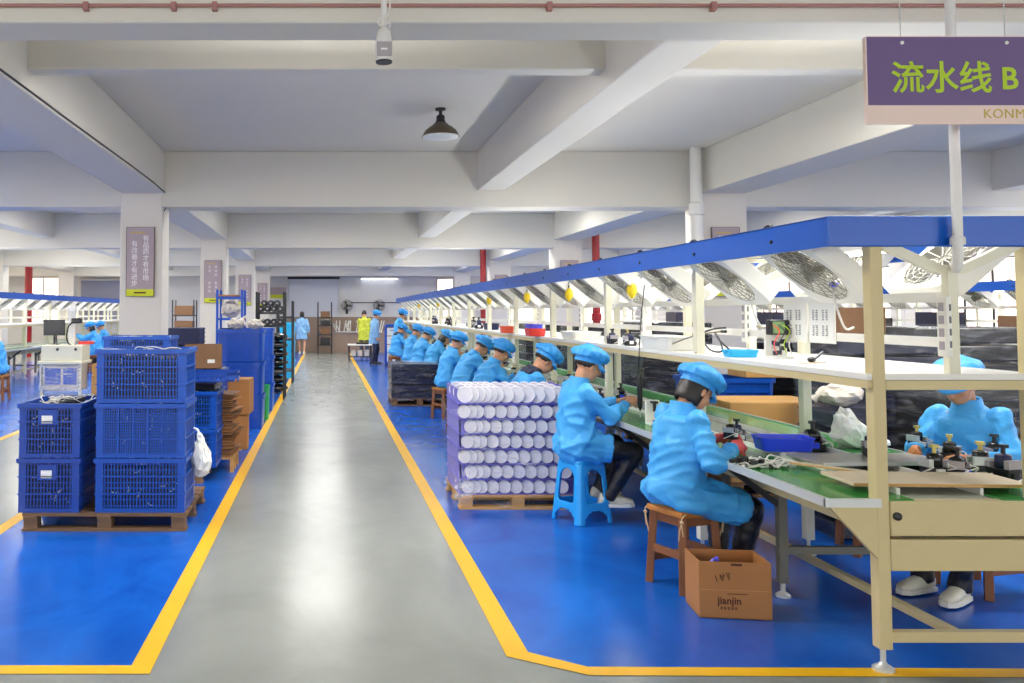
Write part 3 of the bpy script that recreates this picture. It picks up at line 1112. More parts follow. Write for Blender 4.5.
def person(label, x, y, face, seat=None, lean=.25, head=.5, hands=None, elbow_out=.35, group='line workers in blue smocks',
           smock='smock_blue', trousers='trouser_black', shoes='shoe_white', long_hair=False, cap=True, vox=.011, scale=1.0, knees=None,
           feet=None, gloves=None, hood=False, z0=0.0, bare_legs=False, hem=.62, head_turn=0.0, vest=None, wr=.03, thigh=.72, finecap=True, arms_down=False):
    """face: heading in degrees (0 = +X).  Local frame: +X forward, +Y left, Z up."""
    t = thing('person', label, 'person', (x, y, z0), R(face), group)
    t.scale = (scale,) * 3
    st = seat is None
    H = V((0, 0, .90 if st else seat + .10))
    s1 = V((sin(lean * .55), 0, cos(lean * .55)))
    s2 = V((sin(lean * 1.25), 0, cos(lean * 1.25)))
    W = H + s1 * .17
    C = W + (s1 + s2).normalized() * .19
    N = C + s2 * .13
    f2 = V((s2.z, 0, -s2.x))
    f1 = V((s1.z, 0, -s1.x))
    L = V((0, 1, 0))
    # head frame
    hp = lean * .6 + head
    hu = V((sin(hp), 0, cos(hp)))
    hf = V((cos(hp), 0, -sin(hp)))
    rotm = Matrix.Rotation(head_turn, 3, hu)
    hf = rotm @ hf
    hl = hu.cross(hf)
    nk = (s2 * .6 + hu * .5).normalized()
    HB = N + nk * .06                                   # skull base
    HC = HB + hu * .095 + hf * .03                       # centre of the head
    HM = Matrix((hf, hl, hu)).transposed().to_4x4()
    T4 = Matrix.Translation(HC) @ HM
    hx = lambda a, b_, c_: T4 @ V((a, b_, c_))
    # limbs
    sh = {sd: C + s2 * .085 + L * (.165 * sd) - f2 * .005 for sd in (1, -1)}
    if hands is None:
        hands = {1: (.36, .10, seat + .36 if seat else 1.0), -1: (.36, -.10, seat + .36 if seat else 1.0)}
    arm = {}
    for sd in (1, -1):
        hd = V(hands[sd])
        e, w_ = ik(sh[sd], hd, .275, .245, V((-.25, elbow_out * sd, -.8)))
        arm[sd] = (e, w_)
    leg = {}
    for sd in (1, -1):
        hj = H + L * (.088 * sd)
        if feet:
            ft = V(feet[sd])
        elif st:
            ft = V((-.02 + .05 * sd, .09 * sd, .075))
        else:
            ft = V((.36, .1 * sd, .085))
        kn, an = ik(hj, ft, .41 if not st else .42, .40, V((1, .25 * sd, .45)))
        leg[sd] = (hj, kn, an)
    # ---- body: one continuous surface
    b = MB()
    b.loft([(H - s1 * .09, f1 * .06, L * .11), (H - s1 * .05, f1 * .1, L * .155), (H, f1 * .108, L * .165), (W, f1 * .095, L * .14), (C - s2 * .04, f2 * .105, L * .15), (C + s2 * .06, f2 * .095, L * .155),
            (N - s2 * .02, f2 * .065, L * .09), (N, f2 * .05, L * .06)], 20)
    b.capsule(N - s2 * .04, .056, HB + hu * .03, .05, 12)
    b.ball(hx(-.012, 0, .03), (.098, .076, .098), HM, 3)
    b.ball(hx(.022, 0, -.035), (.068, .062, .082), HM, 3)
    b.ball(hx(.05, 0, -.085), (.03, .032, .024), HM, 2)
    b.capsule(hx(.083, 0, .012), .008, hx(.104, 0, -.028), .0135, 8)
    b.ball(hx(.098, 0, -.032), (.013, .017, .009), HM, 2)
    b.ball(hx(.082, 0, -.062), (.012, .026, .0055), HM, 2)
    b.ball(hx(.078, 0, -.072), (.012, .022, .006), HM, 2)
    b.capsule(hx(.076, .05, .024), .009, hx(.084, 0, .02), .009, 8)
    b.capsule(hx(.076, -.05, .024), .009, hx(.084, 0, .02), .009, 8)
    for sd in (1, -1):
        b.ball(hx(.055, .042 * sd, -.03), (.022, .02, .03), HM, 2)
        b.ball(hx(-.008, .078 * sd, -.012), (.02, .01, .033), HM, 2)
        e, w_ = arm[sd]
        b.capsule(sh[sd] - s2 * .012, .042, e, .034)
        b.capsule(e, .034, w_, .026)
        if arms_down:
            hd_dir, pn = (w_ - e).normalized(), V((.2, -sd, 0))
        else:
            hd_dir = ((w_ - e).normalized() * .8 + V((.7, -.08 * sd, .0))).normalized()
            pn = V((.1, -.7 * sd, -.5))
        if not (gloves and sd in gloves):
            add_hand(b, w_, hd_dir, pn, sd, .65)
        hj, kn, an = leg[sd]
        b.capsule(hj, .07, kn, .048)
        b.capsule(kn, .05, an, .034)
        b.capsule(an, .034, an + V((.08, 0, -.04)), .028)
    body = mesh_obj('body', remeshed(b, vox, 3), 'skin', t)
    if gloves:
        for sd, gm in gloves.items():
            e, w_ = arm[sd]
            g = MB()
            g.capsule(w_ - (w_ - e).normalized() * .03, .031, w_ + (w_ - e).normalized() * .02, .028)
            add_hand(g, w_, ((w_ - e).normalized() * .8 + V((.7, -.08 * sd, .0))).normalized(), V((.1, -.7 * sd, -.5)), sd, .8, 1.1)
            o = mesh_obj('glove', remeshed(g, min(vox, .008), 2), gm, t)
    # eyes
    for sd in (1, -1):
        e = MB(); e.ball(hx(.0795, .029 * sd, .004), (.006, .013, .0055), HM, 1); e.build('eye', 'eye', t, smooth=True)
    # ---- smock
    g = MB()
    big = .022
    hipk = -.06 if not st else 0
    secs = [(H - s1 * .06 + f1 * .01, f1 * .15, L * .20), (H + s1 * .02, f1 * .155, L * .21), (W, f1 * (.135), L * .185), (W + s1 * .09, f1 * .138, L * .185), (C - s2 * .02, f2 * .138, L * .19), (C + s2 * .06, f2 * .122, L * .19), (N - s2 * .035, f2 * .092, L * .125), (N - s2 * .005, f2 * .066, L * .072)]
    if st:
        zh = hem
        secs = [(V((.0, 0, zh)), V((.16, 0, 0)), L * .22), (V((0, 0, (zh + .9) / 2)), V((.155, 0, 0)), L * .212)] + secs[1:]
    g.loft(secs, 24)
    for sd in (1, -1):
        e, w_ = arm[sd]
        d2 = (w_ - e).normalized()
        g.ball(sh[sd] - s2 * .012, (.072, .06, .066), None, 2)
        g.capsule(sh[sd] - s2 * .012, .066, e, .062)
        g.capsule(e, .061, w_ - d2 * .06, .046)
        g.cyl(w_ - d2 * .06, w_ - d2 * .015, .044, .046, 14)
        if not st:
            hj, kn, an = leg[sd]
            mid = hj.lerp(kn, thigh)
            g.capsule(hj, .125, mid, .103)
            g.cyl(mid, hj.lerp(kn, thigh + .14), .105, .112, 14)
    if not st:
        g.ball(H + V((-.03, 0, .01)), (.145, .198, .115), None, 3)
    dirs = [(e_ - s_).normalized() for s_, e_ in ((sh[1], arm[1][0]), (sh[-1], arm[-1][0]))]
    sdv = random.random() * 50

    def folds(co):
        u = co.z + .55 * co.y + .35 * co.x
        r1 = abs(noise.noise(V((co.x * 3.2 + sdv, co.y * 3.2, u * 10))))
        u2 = co.y * .9 - co.z * .55 + co.x * .5
        r2 = abs(noise.noise(V((co.x * 3.5, u2 * 11 + sdv, co.z * 2.6 + 5))))
        a = noise.noise(V((co.x * 6, co.y * 6, co.z * 6 + sdv)))
        return max(-.011, wr * (1.4 * (.22 - r1) + 1.15 * (.22 - r2) + .45 * a))

    sm = mesh_obj('smock', remeshed(g, max(.0095, vox), 3, folds), smock, t)
    # collar, placket and back seam
    cmb = MB()
    cc = N - s2 * .012
    cmb.loft([(cc - s2 * .03, f2 * .098, L * .105), (cc + s2 * .012, f2 * .082, L * .082), (cc + s2 * .06 - f2 * .006, f2 * .074, L * .072), (cc + s2 * .058 - f2 * .006, f2 * .066, L * .064), (cc, f2 * .07, L * .07)], 24, cap=False)
    cmb.build('collar', smock if not hood else 'trouser_navy', sm, smooth=True)
    if hood:
        hmb = MB()
        hmb.ball(N - f2 * .06 - s2 * .025, (.062, .115, .05), Matrix.Rotation(-lean, 4, 'Y'), 3)
        hmb.build('hood', 'trouser_navy', sm, smooth=True)
    if vest:
        v_ = MB()
        v_.loft([(H + s1 * .0, f1 * .165, L * .225), (W, f1 * .15, L * .2), (C, f2 * .152, L * .2), (C + s2 * .08, f2 * .13, L * .15)], 24)
        v_.build('vest', vest, sm, smooth=True)
    # ---- trousers and shoes
    if not bare_legs:
        g = MB()
        g.ball(H + V((0, 0, -.01)), (.125, .175, .11), None, 2)
        for sd in (1, -1):
            hj, kn, an = leg[sd]
            g.capsule(hj, .095, kn, .074)
            g.capsule(kn, .074, an + (kn - an).normalized() * .02, .056)
            g.cyl(an + (kn - an).normalized() * .06, an - (kn - an).normalized() * .015, .056, .062, 14)
        mesh_obj('trousers', remeshed(g, .014, 2, lambda co: .007 * (noise.noise(co * 17) + .6 * noise.noise(co * 31))), trousers, t)
    for sd in (1, -1):
        hj, kn, an = leg[sd]
        g = MB()
        fx = V((1, .12 * sd, 0)).normalized()
        fl = V((0, 0, 1)).cross(fx)
        dn = V((0, 0, -1))
        ground = an + dn * .06
        g.loft([(ground + fx * -.075 + V((0, 0, .03)), fl * .022, V((0, 0, .022))), (ground + fx * -.06 + V((0, 0, .045)), fl * .036, V((0, 0, .043))), (ground + fx * -.01 + V((0, 0, .055)), fl * .042, V((0, 0, .053))),
                (ground + fx * .06 + V((0, 0, .04)), fl * .045, V((0, 0, .04))), (ground + fx * .12 + V((0, 0, .03)), fl * .048, V((0, 0, .03))), (ground + fx * .165 + V((0, 0, .024)), fl * .04, V((0, 0, .024))), (ground + fx * .19 + V((0, 0, .02)), fl * .018, V((0, 0, .014)))], 16)
        so = g.build('shoe', shoes, t, smooth=True)
        g = MB()
        pts = [(-.078, -.02), (-.07, -.036), (.0, -.042), (.1, -.049), (.16, -.044), (.195, -.02), (.195, .02), (.16, .044), (.1, .049), (0, .042), (-.07, .036), (-.078, .02)]
        Mx = Matrix((fx, fl, V((0, 0, 1)))).transposed().to_4x4()
        g.prism(pts, -.012, .012, Matrix.Translation(ground) @ Mx)
        g.build('sole', 'shoe_sole' if shoes == 'shoe_white' else 'shoe_dark', so)
    # ---- hair and cap
    g = MB()
    ring = []
    rows = 9
    low = -.105 if long_hair else -.022
    for i in range(rows):
        q = i / (rows - 1)
        zz = .125 + (low - .125) * q
        rr = math.sqrt(max(0.02, 1 - ((zz - .03) / .108) ** 2)) if zz > .03 else 1.0
        if zz < -.02:
            rr = (.98 - 1.1 * (-.02 - zz)) if long_hair else .9
        row = []
        for k in range(17):
            a = pi * .43 + (2 * pi - pi * .86) * k / 16
            if zz > .06:
                a = pi * .08 + (2 * pi - pi * .16) * k / 16
            row.append(g.bm.verts.new(hx(-.014 + .107 * rr * cos(a) + .003 * sin(k * 5.1 + i), .085 * rr * sin(a) + .003 * cos(k * 4.3 + i), zz + (.006 * sin(k * 3.7) if i == rows - 1 else 0))))
        ring.append(row)
    g._skin(ring, False, False)
    ho = g.build('hair', 'hair', t, smooth=True)
    so = ho.modifiers.new('thick', 'SOLIDIFY'); so.thickness = .012; so.offset = -1
    if cap:
        g = MB()
        n = 56
        rings = []
        prof = [(.0, 1.02, .3), (.012, 1.04, .2), (.028, 1.05, .2), (.032, 1.16, 1), (.046, 1.36, 1), (.075, 1.46, 1), (.102, 1.34, 1), (.126, 1.02, 1), (.14, .58, .7), (.145, .12, .2)]
        for zi, (zz, rr, pl) in enumerate(prof):
            row = []
            for k in range(n):
                a = 2 * pi * k / n
                pleat = 1 + .04 * pl * cos(14 * a + .5 * zi) * (1 if zi > 2 else 0) + .03 * pl * noise.noise(V((cos(a) * 2, sin(a) * 2, zi * .4 + sdv)))
                droop = -.028 * max(0, -cos(a)) * (1 if 3 < zi < 8 else 0)
                row.append(g.bm.verts.new(hx(-.02 + .104 * rr * pleat * cos(a), .088 * rr * pleat * sin(a), .022 + zz + droop + .016 * cos(a) * (zi < 3))))
            rings.append(row)
        g._skin(rings, True, True)
        co = g.build('cap', 'cap_blue', t, smooth=True)
        g = MB()
        rows_ = []
        for i in range(5):
            q = i / 4
            rows_.append([g.bm.verts.new(hx(-.018 + (.108 + .05 * q) * cos(a), .09 * (1 + .1 * q) * sin(a), .04 - .03 * q * q - .008 * q)) for a in [-1.15 + 2.3 * k / 14 for k in range(15)]])
        g._skin(rows_, False, False)
        vo = g.build('visor', 'cap_blue', co, smooth=True)
        so = vo.modifiers.new('thick', 'SOLIDIFY'); so.thickness = .005
    return t


# ------------------------------------------------------------------ stools
def wooden_stool(label, x, y, rz, h=.46, ties=False, wd=.33, group='wooden stools at the line'):
    t = thing('wooden_stool', label, 'stool', (x, y, 0), rz, group)
    a = wd / 2
    b = MB(); b.box(-a, -a, h - .035, a, a, h); b.build('seat', 'wood_seat', t, bevel=.008)
    b = MB()
    for sx, sy, ex, ey in ((-1, -1, 1, -1), (-1, 1, 1, 1), (-1, -1, -1, 1), (1, -1, 1, 1)):
        q = a - .045
        b.bar((sx * q, sy * q, h - .065), (ex * q, ey * q, h - .065), .022, .05)
    b.build('seat_apron', 'wood', t)
    for sx in (-1, 1):
        for sy in (-1, 1):
            b = MB(); b.bar((sx * (a - .03), sy * (a - .03), h - .035), (sx * (a - .008), sy * (a - .008), 0), .043, .043); b.build('leg', 'wood', t, bevel=.003)
    for sy in (-1, 1):
        b = MB(); b.box(-a + .03, sy * (a - .02) - .011, .13, a - .03, sy * (a - .02) + .011, .17); b.build('stretcher', 'wood', t)
    for sx in (-1, 1):
        b = MB(); b.box(sx * (a - .02) - .011, -a + .03, .19, sx * (a - .02) + .011, a - .03, .23); b.build('stretcher', 'wood', t)
    if ties:
        for sx, sy in ((-1, -1), (1, -1), (-1, 1), (1, 1)):
            b = MB()
            px, py2 = sx * (a + .004), sy * (a + .004)
            b.tube([(px * .8, py2, h - .01), (px, py2, h - .03), (px, py2, h - .08), (px * .95, py2, h - .13)], .0035, 5)
            b.tube([(px, py2, h - .05), (px * 1.03, py2 * .9, h - .1), (px * 1.0, py2 * .82, h - .16)], .0035, 5)
            b.ball((px, py2, h - .05), .012, sub=1)
            b.build('cushion_tie', 'twine', t)
        b = MB(); b.ball((0, 0, h), (a * 1.02, a * 1.02, .016), sub=3); b.build('seat_pad', 'wood_seat', t, smooth=True)
    return t


def plastic_stool(label, x, y, rz, h=.47):
    t = thing('plastic_stool', label, 'stool', (x, y, 0), rz, 'plastic stools')
    n = 64
    top, bot = .13, .172
    b = MB(); 
    prof = [(0, 1.0), (-.012, 1.06)]
    b.loft([((0, 0, h - .03), (top, 0, 0), (0, top, 0))] , 4, cap=False) if False else None
    outer = [rsquare(n, top, top, .03, .5)]
    r0 = [b.bm.verts.new((p[0] * .95, p[1] * .95, h)) for p in rsquare(n, top, top, .03, .5)]
    r1 = [b.bm.verts.new((p[0], p[1], h - .012)) for p in rsquare(n, top, top, .03, .5)]
    r2 = [b.bm.verts.new((p[0] * 1.01, p[1] * 1.01, h - .03)) for p in rsquare(n, top, top, .03, .5)]
    b.bm.faces.new(r0)
    b._skin([r0, r1, r2], True, False)
    seat = b.build('seat', 'stool_blue', t, smooth=True)
    sm_ = seat.modifiers.new('thick', 'SOLIDIFY'); sm_.thickness = .004
    # four walls, each with an arched opening, a cross band and a second low arch
    for q in range(4):
        g = MB()
        Mq = Matrix.Rotation(q * pi / 2, 4, 'Z')

        def wp(u, z):
            tt = (h - .02 - z) / (h - .02)
            half = top + (bot - top) * tt
            # bend corners round
            edge = max(0, abs(u) - .8) / .2
            return Mq @ V((u * half, -half + .03 * edge * edge, z))
        NU, NZ = 28, 40
        grid = {}

        def hole(u, z):
            zt = z / h
            if .33 < zt < .86:
                wv = .56
                if zt > .72:
                    wv = .56 * math.sqrt(max(0, 1 - ((zt - .72) / .14) ** 2))
                if zt < .36:
                    wv = .5
                return abs(u) < wv
            if zt < .22:
                wv = .62 * math.sqrt(max(0, 1 - (max(0, zt - .08) / .14) ** 2))
                return abs(u) < wv
            return False
        for i in range(NU + 1):
            for j in range(NZ + 1):
                grid[i, j] = None
        for i in range(NU):
            for j in range(NZ):
                u = -1 + 2 * (i + .5) / NU
                z = (h - .02) * (j + .5) / NZ
                if hole(u, z):
                    continue
                vs = []
                for di, dj in ((0, 0), (1, 0), (1, 1), (0, 1)):
                    k = (i + di, j + dj)
                    if grid[k] is None:
                        grid[k] = g.bm.verts.new(wp(-1 + 2 * k[0] / NU, (h - .02) * k[1] / NZ))
                    vs.append(grid[k])
                g.bm.faces.new(vs)
        bmesh.ops.smooth_vert(g.bm, verts=[v for v in g.bm.verts if v.is_boundary], factor=.4, use_axis_x=True, use_axis_y=True, use_axis_z=True)
        o = g.build('leg_panel', 'stool_blue', t, smooth='all')
        sm_ = o.modifiers.new('thick', 'SOLIDIFY'); sm_.thickness = .012
    return t


# ------------------------------------------------------------------ the people at the near right line
# woman in front
wooden_stool('wooden stool with twine ties under the nearest seated worker', 2.10, 5.05, R(20), ties=True, wd=.29)
person('person in blue smock on a wooden stool, holding a part in a red-gloved hand', 2.06, 5.06, 12, seat=.465, lean=.14, head=.55,
       hands={-1: (.27, -.17, .84), 1: (.33, .06, .86)}, gloves={-1: 'glove_red', 1: 'glove_red'}, long_hair=True, vox=.0075, scale=.97, elbow_out=.5,
       feet={1: (.36, .09, .085), -1: (.34, -.11, .085)}, trousers='trouser_black')
# man on the blue stool
plastic_stool('bright blue plastic stool beside the white disc pallet', 1.97, 6.62, R(24))
person('person in blue smock on a blue plastic stool, holding up a black tool', 1.93, 6.64, 6, seat=.47, lean=.10, head=.35, thigh=.45,
       hands={-1: (.40, -.06, .91), 1: (.42, .12, .90)}, vox=.0075, scale=.99, elbow_out=.4,
       feet={1: (.24, .1, .2), -1: (.22, -.1, .19)})
ROW = [(8.2, 2.08, dict(lean=.38, head=.5, hood=True), 'in blue smock with a dark hood behind the neck, past the white disc pallet'),
       (10.0, 2.05, dict(lean=.38, head=.3), 'in blue smock leaning forward, third from the near post on the aisle side'),
       (11.7, 2.08, dict(lean=.45, head=.5), 'in blue smock with head bowed low, beyond the navy slab pallet'),
       (12.9, 2.02, dict(lean=.25, head=.3), 'in blue smock sitting upright beside the one bowing low'),
       (15.4, 2.08, dict(lean=.42, head=.5, long_hair=True), 'in blue smock with dark hair below the cap, bent over the line'),
       (17.3, 2.05, dict(lean=.3, head=.4), 'in blue smock seated in the middle of the distant row'),
       (18.8, 2.02, dict(lean=.2, head=.4), 'in blue smock seated upright in the distant row'),
       (22.3, 1.98, dict(lean=.2, head=.45, hood=True), 'in blue smock with a dark collar at the far end of the row')]
for k, (y, x, kw, lab) in enumerate(ROW):
    kw.setdefault('hands', {1: (.48, .12, .86), -1: (.48, -.10, .85)})
    x -= .24 - .01 * k
    person('person ' + lab, x, y, 4 + (k % 3) * 4, seat=.465, vox=.012, scale=1.0 - .02 * (k % 2), **kw)
    wooden_stool('wooden stool under worker %s along the aisle side of the line' % ORD[k + 2], x + .01, y, R(8 * k % 25), group='wooden stools at the line')
person('person in blue smock standing at the far end of the line', 2.0, 23.6, -4, lean=.12, head=.3, vox=.013, hands={1: (.4, .1, 1.0), -1: (.4, -.1, 1.0)})
person('person in pale blue smock standing alone in the aisle by the low bench', 1.47, 25.9, -8, lean=.04, head=.25, vox=.013, smock='smock_light', trousers='trouser_navy', shoes='shoe_dark',
       hands={1: (.14, .24, .78), -1: (.12, -.24, .78)}, arms_down=True, scale=.98, hem=.66, group='people standing')
person('person in a yellow-green vest behind the low bench at the back', 1.33, 29.6, 90, lean=.12, head=.2, vox=.014, smock='vest_yellow', trousers='trouser_navy', shoes='shoe_dark', cap=False,
       hands={1: (.3, .15, .9), -1: (.3, -.15, .9)}, group='people standing')
person('person in pale blue smock walking away along the left side at the back', -.9, 31.8, 92, lean=.05, head=.1, vox=.013, smock='smock_light', bare_legs=True, cap=False, long_hair=True,
       hands={1: (.12, .26, .85), -1: (.0, -.27, .82)}, arms_down=True, feet={1: (.12, .08, .075), -1: (-.14, -.08, .085)}, hem=.6, scale=.97, group='people standing')
# woman across the line
person('person in blue smock across the line, facing the camera behind the shelf', 3.76, 4.98, 205, seat=.51, lean=.10, head=.35, vox=.0085, scale=.96, smock='smock_blue',
       hands={1: (.33, .16, .82), -1: (.36, -.12, .84)}, gloves={1: 'glove_brown', -1: 'glove_brown'}, elbow_out=.5)
wooden_stool('wooden stool under the worker across the line', 3.79, 4.98, R(15), group='wooden stools at the line')

wooden_stool('empty wooden stool beside the brown cartons across the line', 3.66, 5.75, R(-12), group='wooden stools at the line')
# the far left line
for k, (x, y, kw, lab) in enumerate(((-5.95, 15.5, dict(lean=.15, head=.3), 'in blue smock at the left edge, seated on a wooden stool'),
                                     (-6.15, 22.8, dict(lean=.2, head=.25, hands={1: (.5, .1, 1.0), -1: (.5, -.05, 1.0)}, long_hair=True), 'in blue smock reaching both arms over the left line'),
                                     (-6.4, 24.8, dict(lean=.2, head=.3), 'in blue smock beside the one reaching, left line'),
                                     (-6.35, 28.6, dict(lean=.2, head=.3), 'in blue smock at the left line, half hidden by the white column'))):
    person('person ' + lab, x, y, 178, seat=.465, vox=.013, group='workers at the left line', **kw)
    wooden_stool('wooden stool under worker %s along the left line' % ORD[k], x - .01, y, 0, group='wooden stools at the line')
# ================================================================== LEFT STORAGE ZONE
def pallet(label, x, y, w_, d, h=.13, m='pallet_dark', rz=0.0, group='pallets'):
    """origin at the middle of the front edge on the floor"""
    t = thing('pallet', label, 'pallet', (x, y, 0), rz, group)
    n = max(4, round(d / .17))
    for k in range(n):
        yy = d * k / n + .01
        b = MB(); b.box(-w_ / 2, yy, h - .02, w_ / 2, yy + d / n - .03, h); b.build('deck_board', m, t)
    for sx in (-1, 0, 1):
        b = MB()
        for yy in (0.01, d / 2 - .05, d - .12):
            b.box(sx * (w_ / 2 - .06) - .05, yy, .022, sx * (w_ / 2 - .06) + .05, yy + .1, h - .04)
        b.box(sx * (w_ / 2 - .06) - .05, 0, h - .04, sx * (w_ / 2 - .06) + .05, d, h - .02)
        b.build('block_row', m, t)
    for yy in (0, d / 2 - .05, d - .1):
        b = MB(); b.box(-w_ / 2, yy, 0.001, w_ / 2, yy + .1, .022); b.build('bottom_board', m, t)
    return t


def crate_body(w_, d, h, style='bars'):
    b = MB()
    lip = .014
    for z0, z1, o in ((h - .03, h, lip), (h - .036, h - .03, lip * .6), (0, .03, 0)):
        for x0, y0, x1, y1 in ((-w_ / 2 - o, -o, w_ / 2 + o, .012), (-w_ / 2 - o, d - .012, w_ / 2 + o, d + o), (-w_ / 2 - o, .012, -w_ / 2 + .012, d - .012), (w_ / 2 - .012, .012, w_ / 2 + o, d - .012)):
            b.box(x0, y0, z0, x1, y1, z1)
    b.box(-w_ / 2 + .01, .01, .01, w_ / 2 - .01, d - .01, .02)
    cw = .055
    for sx in (-1, 1):
        for yy in (0, d):
            x0, x1 = sorted((sx * w_ / 2, sx * (w_ / 2 - cw)))
            y0, y1 = (0, .012) if yy == 0 else (d - .012, d)
            b.box(x0, y0, .03, x1, y1, h - .03)
            x0, x1 = sorted((sx * w_ / 2, sx * (w_ / 2 - .012)))
            y0, y1 = (.012, cw) if yy == 0 else (d - cw, d - .012)
            b.box(x0, y0, .03, x1, y1, h - .03)
    ribs = (.345, .665)
    for q in ribs:
        o = .007
        z = h * q
        for x0, y0, x1, y1 in ((-w_ / 2 - o, -o, w_ / 2 + o, .01), (-w_ / 2 - o, d - .01, w_ / 2 + o, d + o), (-w_ / 2 - o, .01, -w_ / 2 + .01, d - .01), (w_ / 2 - .01, .01, w_ / 2 + o, d - .01)):
            b.box(x0, y0, z - .005, x1, y1, z + .005)
    # lattice
    step = .0235 if style == 'bars' else .017
    bw = .0085 if style == 'bars' else .0075
    nx = int((w_ - 2 * cw) / step)
    for k in range(nx):
        x = -w_ / 2 + cw + (w_ - 2 * cw) * (k + .5) / nx
        for y0 in (.002, d - .01):
            b.box(x - bw / 2, y0, .03, x + bw / 2, y0 + .008, h - .03)
    ny = int((d - 2 * cw) / step)
    for k in range(ny):
        y = cw + (d - 2 * cw) * (k + .5) / ny
        for x0 in (-w_ / 2 + .002, w_ / 2 - .01):
            b.box(x0, y - bw / 2, .03, x0 + .008, y + bw / 2, h - .03)
    hs = (.12, .24, .45, .55, .78, .88) if style == 'bars' else [.04 + .052 * k for k in range(18)]
    hw = .006 if style == 'bars' else .007
    for q in hs:
        z = h * q
        for y0 in (.0025, d - .0105):
            b.box(-w_ / 2 + cw, y0, z - hw / 2, w_ / 2 - cw, y0 + .007, z + hw / 2)
        for x0 in (-w_ / 2 + .0025, w_ / 2 - .0105):
            b.box(x0, cw, z - hw / 2, x0 + .007, d - cw, z + hw / 2)
    if style == 'grid':
        for k in range(1, 5):
            x = -w_ / 2 + cw + (w_ - 2 * cw) * k / 5
            b.box(x - .006, -.006, .03, x + .006, .01, h - .03)
    return b


def crate(label, x, y, z, w_, d, h, style='bars', m='crate_blue', sticker=False, rz=0.0, group='blue lattice crates', seed=0, fill=.82):
    """origin: middle of the front edge of the base"""
    t = thing('crate', label, 'crate', (x, y, z), rz, group)
    crate_body(w_, d, h, style).build('crate_body', m, t)
    if sticker:
        b = MB(); b.box(-.085, -.004, h * .60, .055, .004, h * .90); ph = b.build('label_holder', m, t, bevel=.004)
        b = MB(); b.box(-.058, -.007, h * .64, .022, -.0035, h * .78); b.build('label_card', 'paper', ph)
    # what is inside: a tangle nobody could count
    r = random.Random(seed + int(abs(x) * 100 + z * 77 + y * 31))
    g = MB()
    NX, NY = 16, 12
    rows = []
    for j in range(NY + 1):
        row = []
        for i in range(NX + 1):
            px, py2 = -w_ / 2 + .025 + (w_ - .05) * i / NX, .025 + (d - .05) * j / NY
            row.append(g.bm.verts.new((px, py2, h * fill + .035 * noise.noise(V((px * 13 + seed, py2 * 13, seed))) + .02 * r.random())))
        rows.append(row)
    g._skin(rows, False, False)
    base = [[g.bm.verts.new((v.co.x, v.co.y, .025)) for v in row] for row in (rows[0], rows[-1])]
    g._skin([rows[0], base[0]], False, False)
    g._skin([rows[-1], base[1]], False, False)
    for sd in (0, -1):
        colv = [row[sd] for row in rows]
        bot = [g.bm.verts.new((v.co.x, v.co.y, .025)) for v in colv]
        g._skin([colv, bot], False, False)
    for k in range(10):
        g.cbox((r.uniform(-w_ / 2 + .08, w_ / 2 - .08), r.uniform(.08, d - .08), h * fill + .03), (r.uniform(.05, .1), r.uniform(.04, .08), r.uniform(.03, .06)), Matrix.Rotation(r.uniform(0, 3), 4, 'Z') @ Matrix.Rotation(r.uniform(-.5, .5), 4, 'X'))
    g.mi = 1
    for k in range(16):
        p = V((r.uniform(-w_ / 2 + .06, w_ / 2 - .06), r.uniform(.05, d - .06), h * fill + .03))
        pts = [p]
        a = r.uniform(0, 6.28)
        for q in range(6):
            a += r.uniform(-.9, .9)
            n_ = pts[-1] + V((cos(a) * .05, sin(a) * .05, r.uniform(-.02, .03)))
            n_.x = min(max(n_.x, -w_ / 2 + .025), w_ / 2 - .025); n_.y = min(max(n_.y, .03), d - .03)
            n_.z = min(max(n_.z, h * fill), h * fill + .07)
            pts.append(n_)
        g.tube(pts, .0035, 5)
    for k in range(9):
        yy = .013
        px = r.uniform(-w_ / 2 + .09, w_ / 2 - .09); zz = r.uniform(.07, h * .75); a = r.uniform(-1.4, 1.4)
        g.tube([(px, yy, zz), (px + .022 * cos(a), yy + .002, zz + .022 * sin(a)), (px + .05 * cos(a + .6), yy, zz + .05 * sin(a + .6))], .003, 5)
    o = g.build('cable_tangle', ['black_plastic', 'cable_white'], None, loc=(x, y, z), rot=(0, 0, rz))
    tag(o, 'cable tangle inside the ' + label, 'cables', None, 'stuff')
    return t


FP = .13
pallet('dark wooden pallet under the nearest blue crates', -1.62, 6.27, 1.2, 1.0)
# left stack, short side towards us
for k, nm in enumerate(('lower', 'upper')):
    crate('%s crate with white label on the short front stack' % nm, -2.035, 6.3, FP + k * .40, .445, .62, .395, m='crate_deep', sticker=True, seed=k, fill=.86)
for k, (nm, sty) in enumerate((('bottom', 'bars'), ('middle fine-mesh', 'grid'), ('top', 'bars'))):
    crate('%s crate of the tall front stack' % nm, -1.365, 6.3, FP + k * .40, .655, .47, .395, style=sty, seed=10 + k)
pallet('dark wooden pallet behind the tall crate stack', -1.7, 8.0, 1.1, 1.1)
for k, nm in enumerate(('bottom', 'middle', 'top')):
    crate('%s crate of the stack hidden behind the tall one' % nm, -1.79, 8.05, FP + k * .415, .62, .45, .41, seed=20 + k)
for k, nm in enumerate(('lower', 'upper')):
    crate('%s crate in the stack with a tray on top' % nm, -1.22, 8.1, FP + k * .36, .36, .6, .355, seed=30 + k, fill=.9)

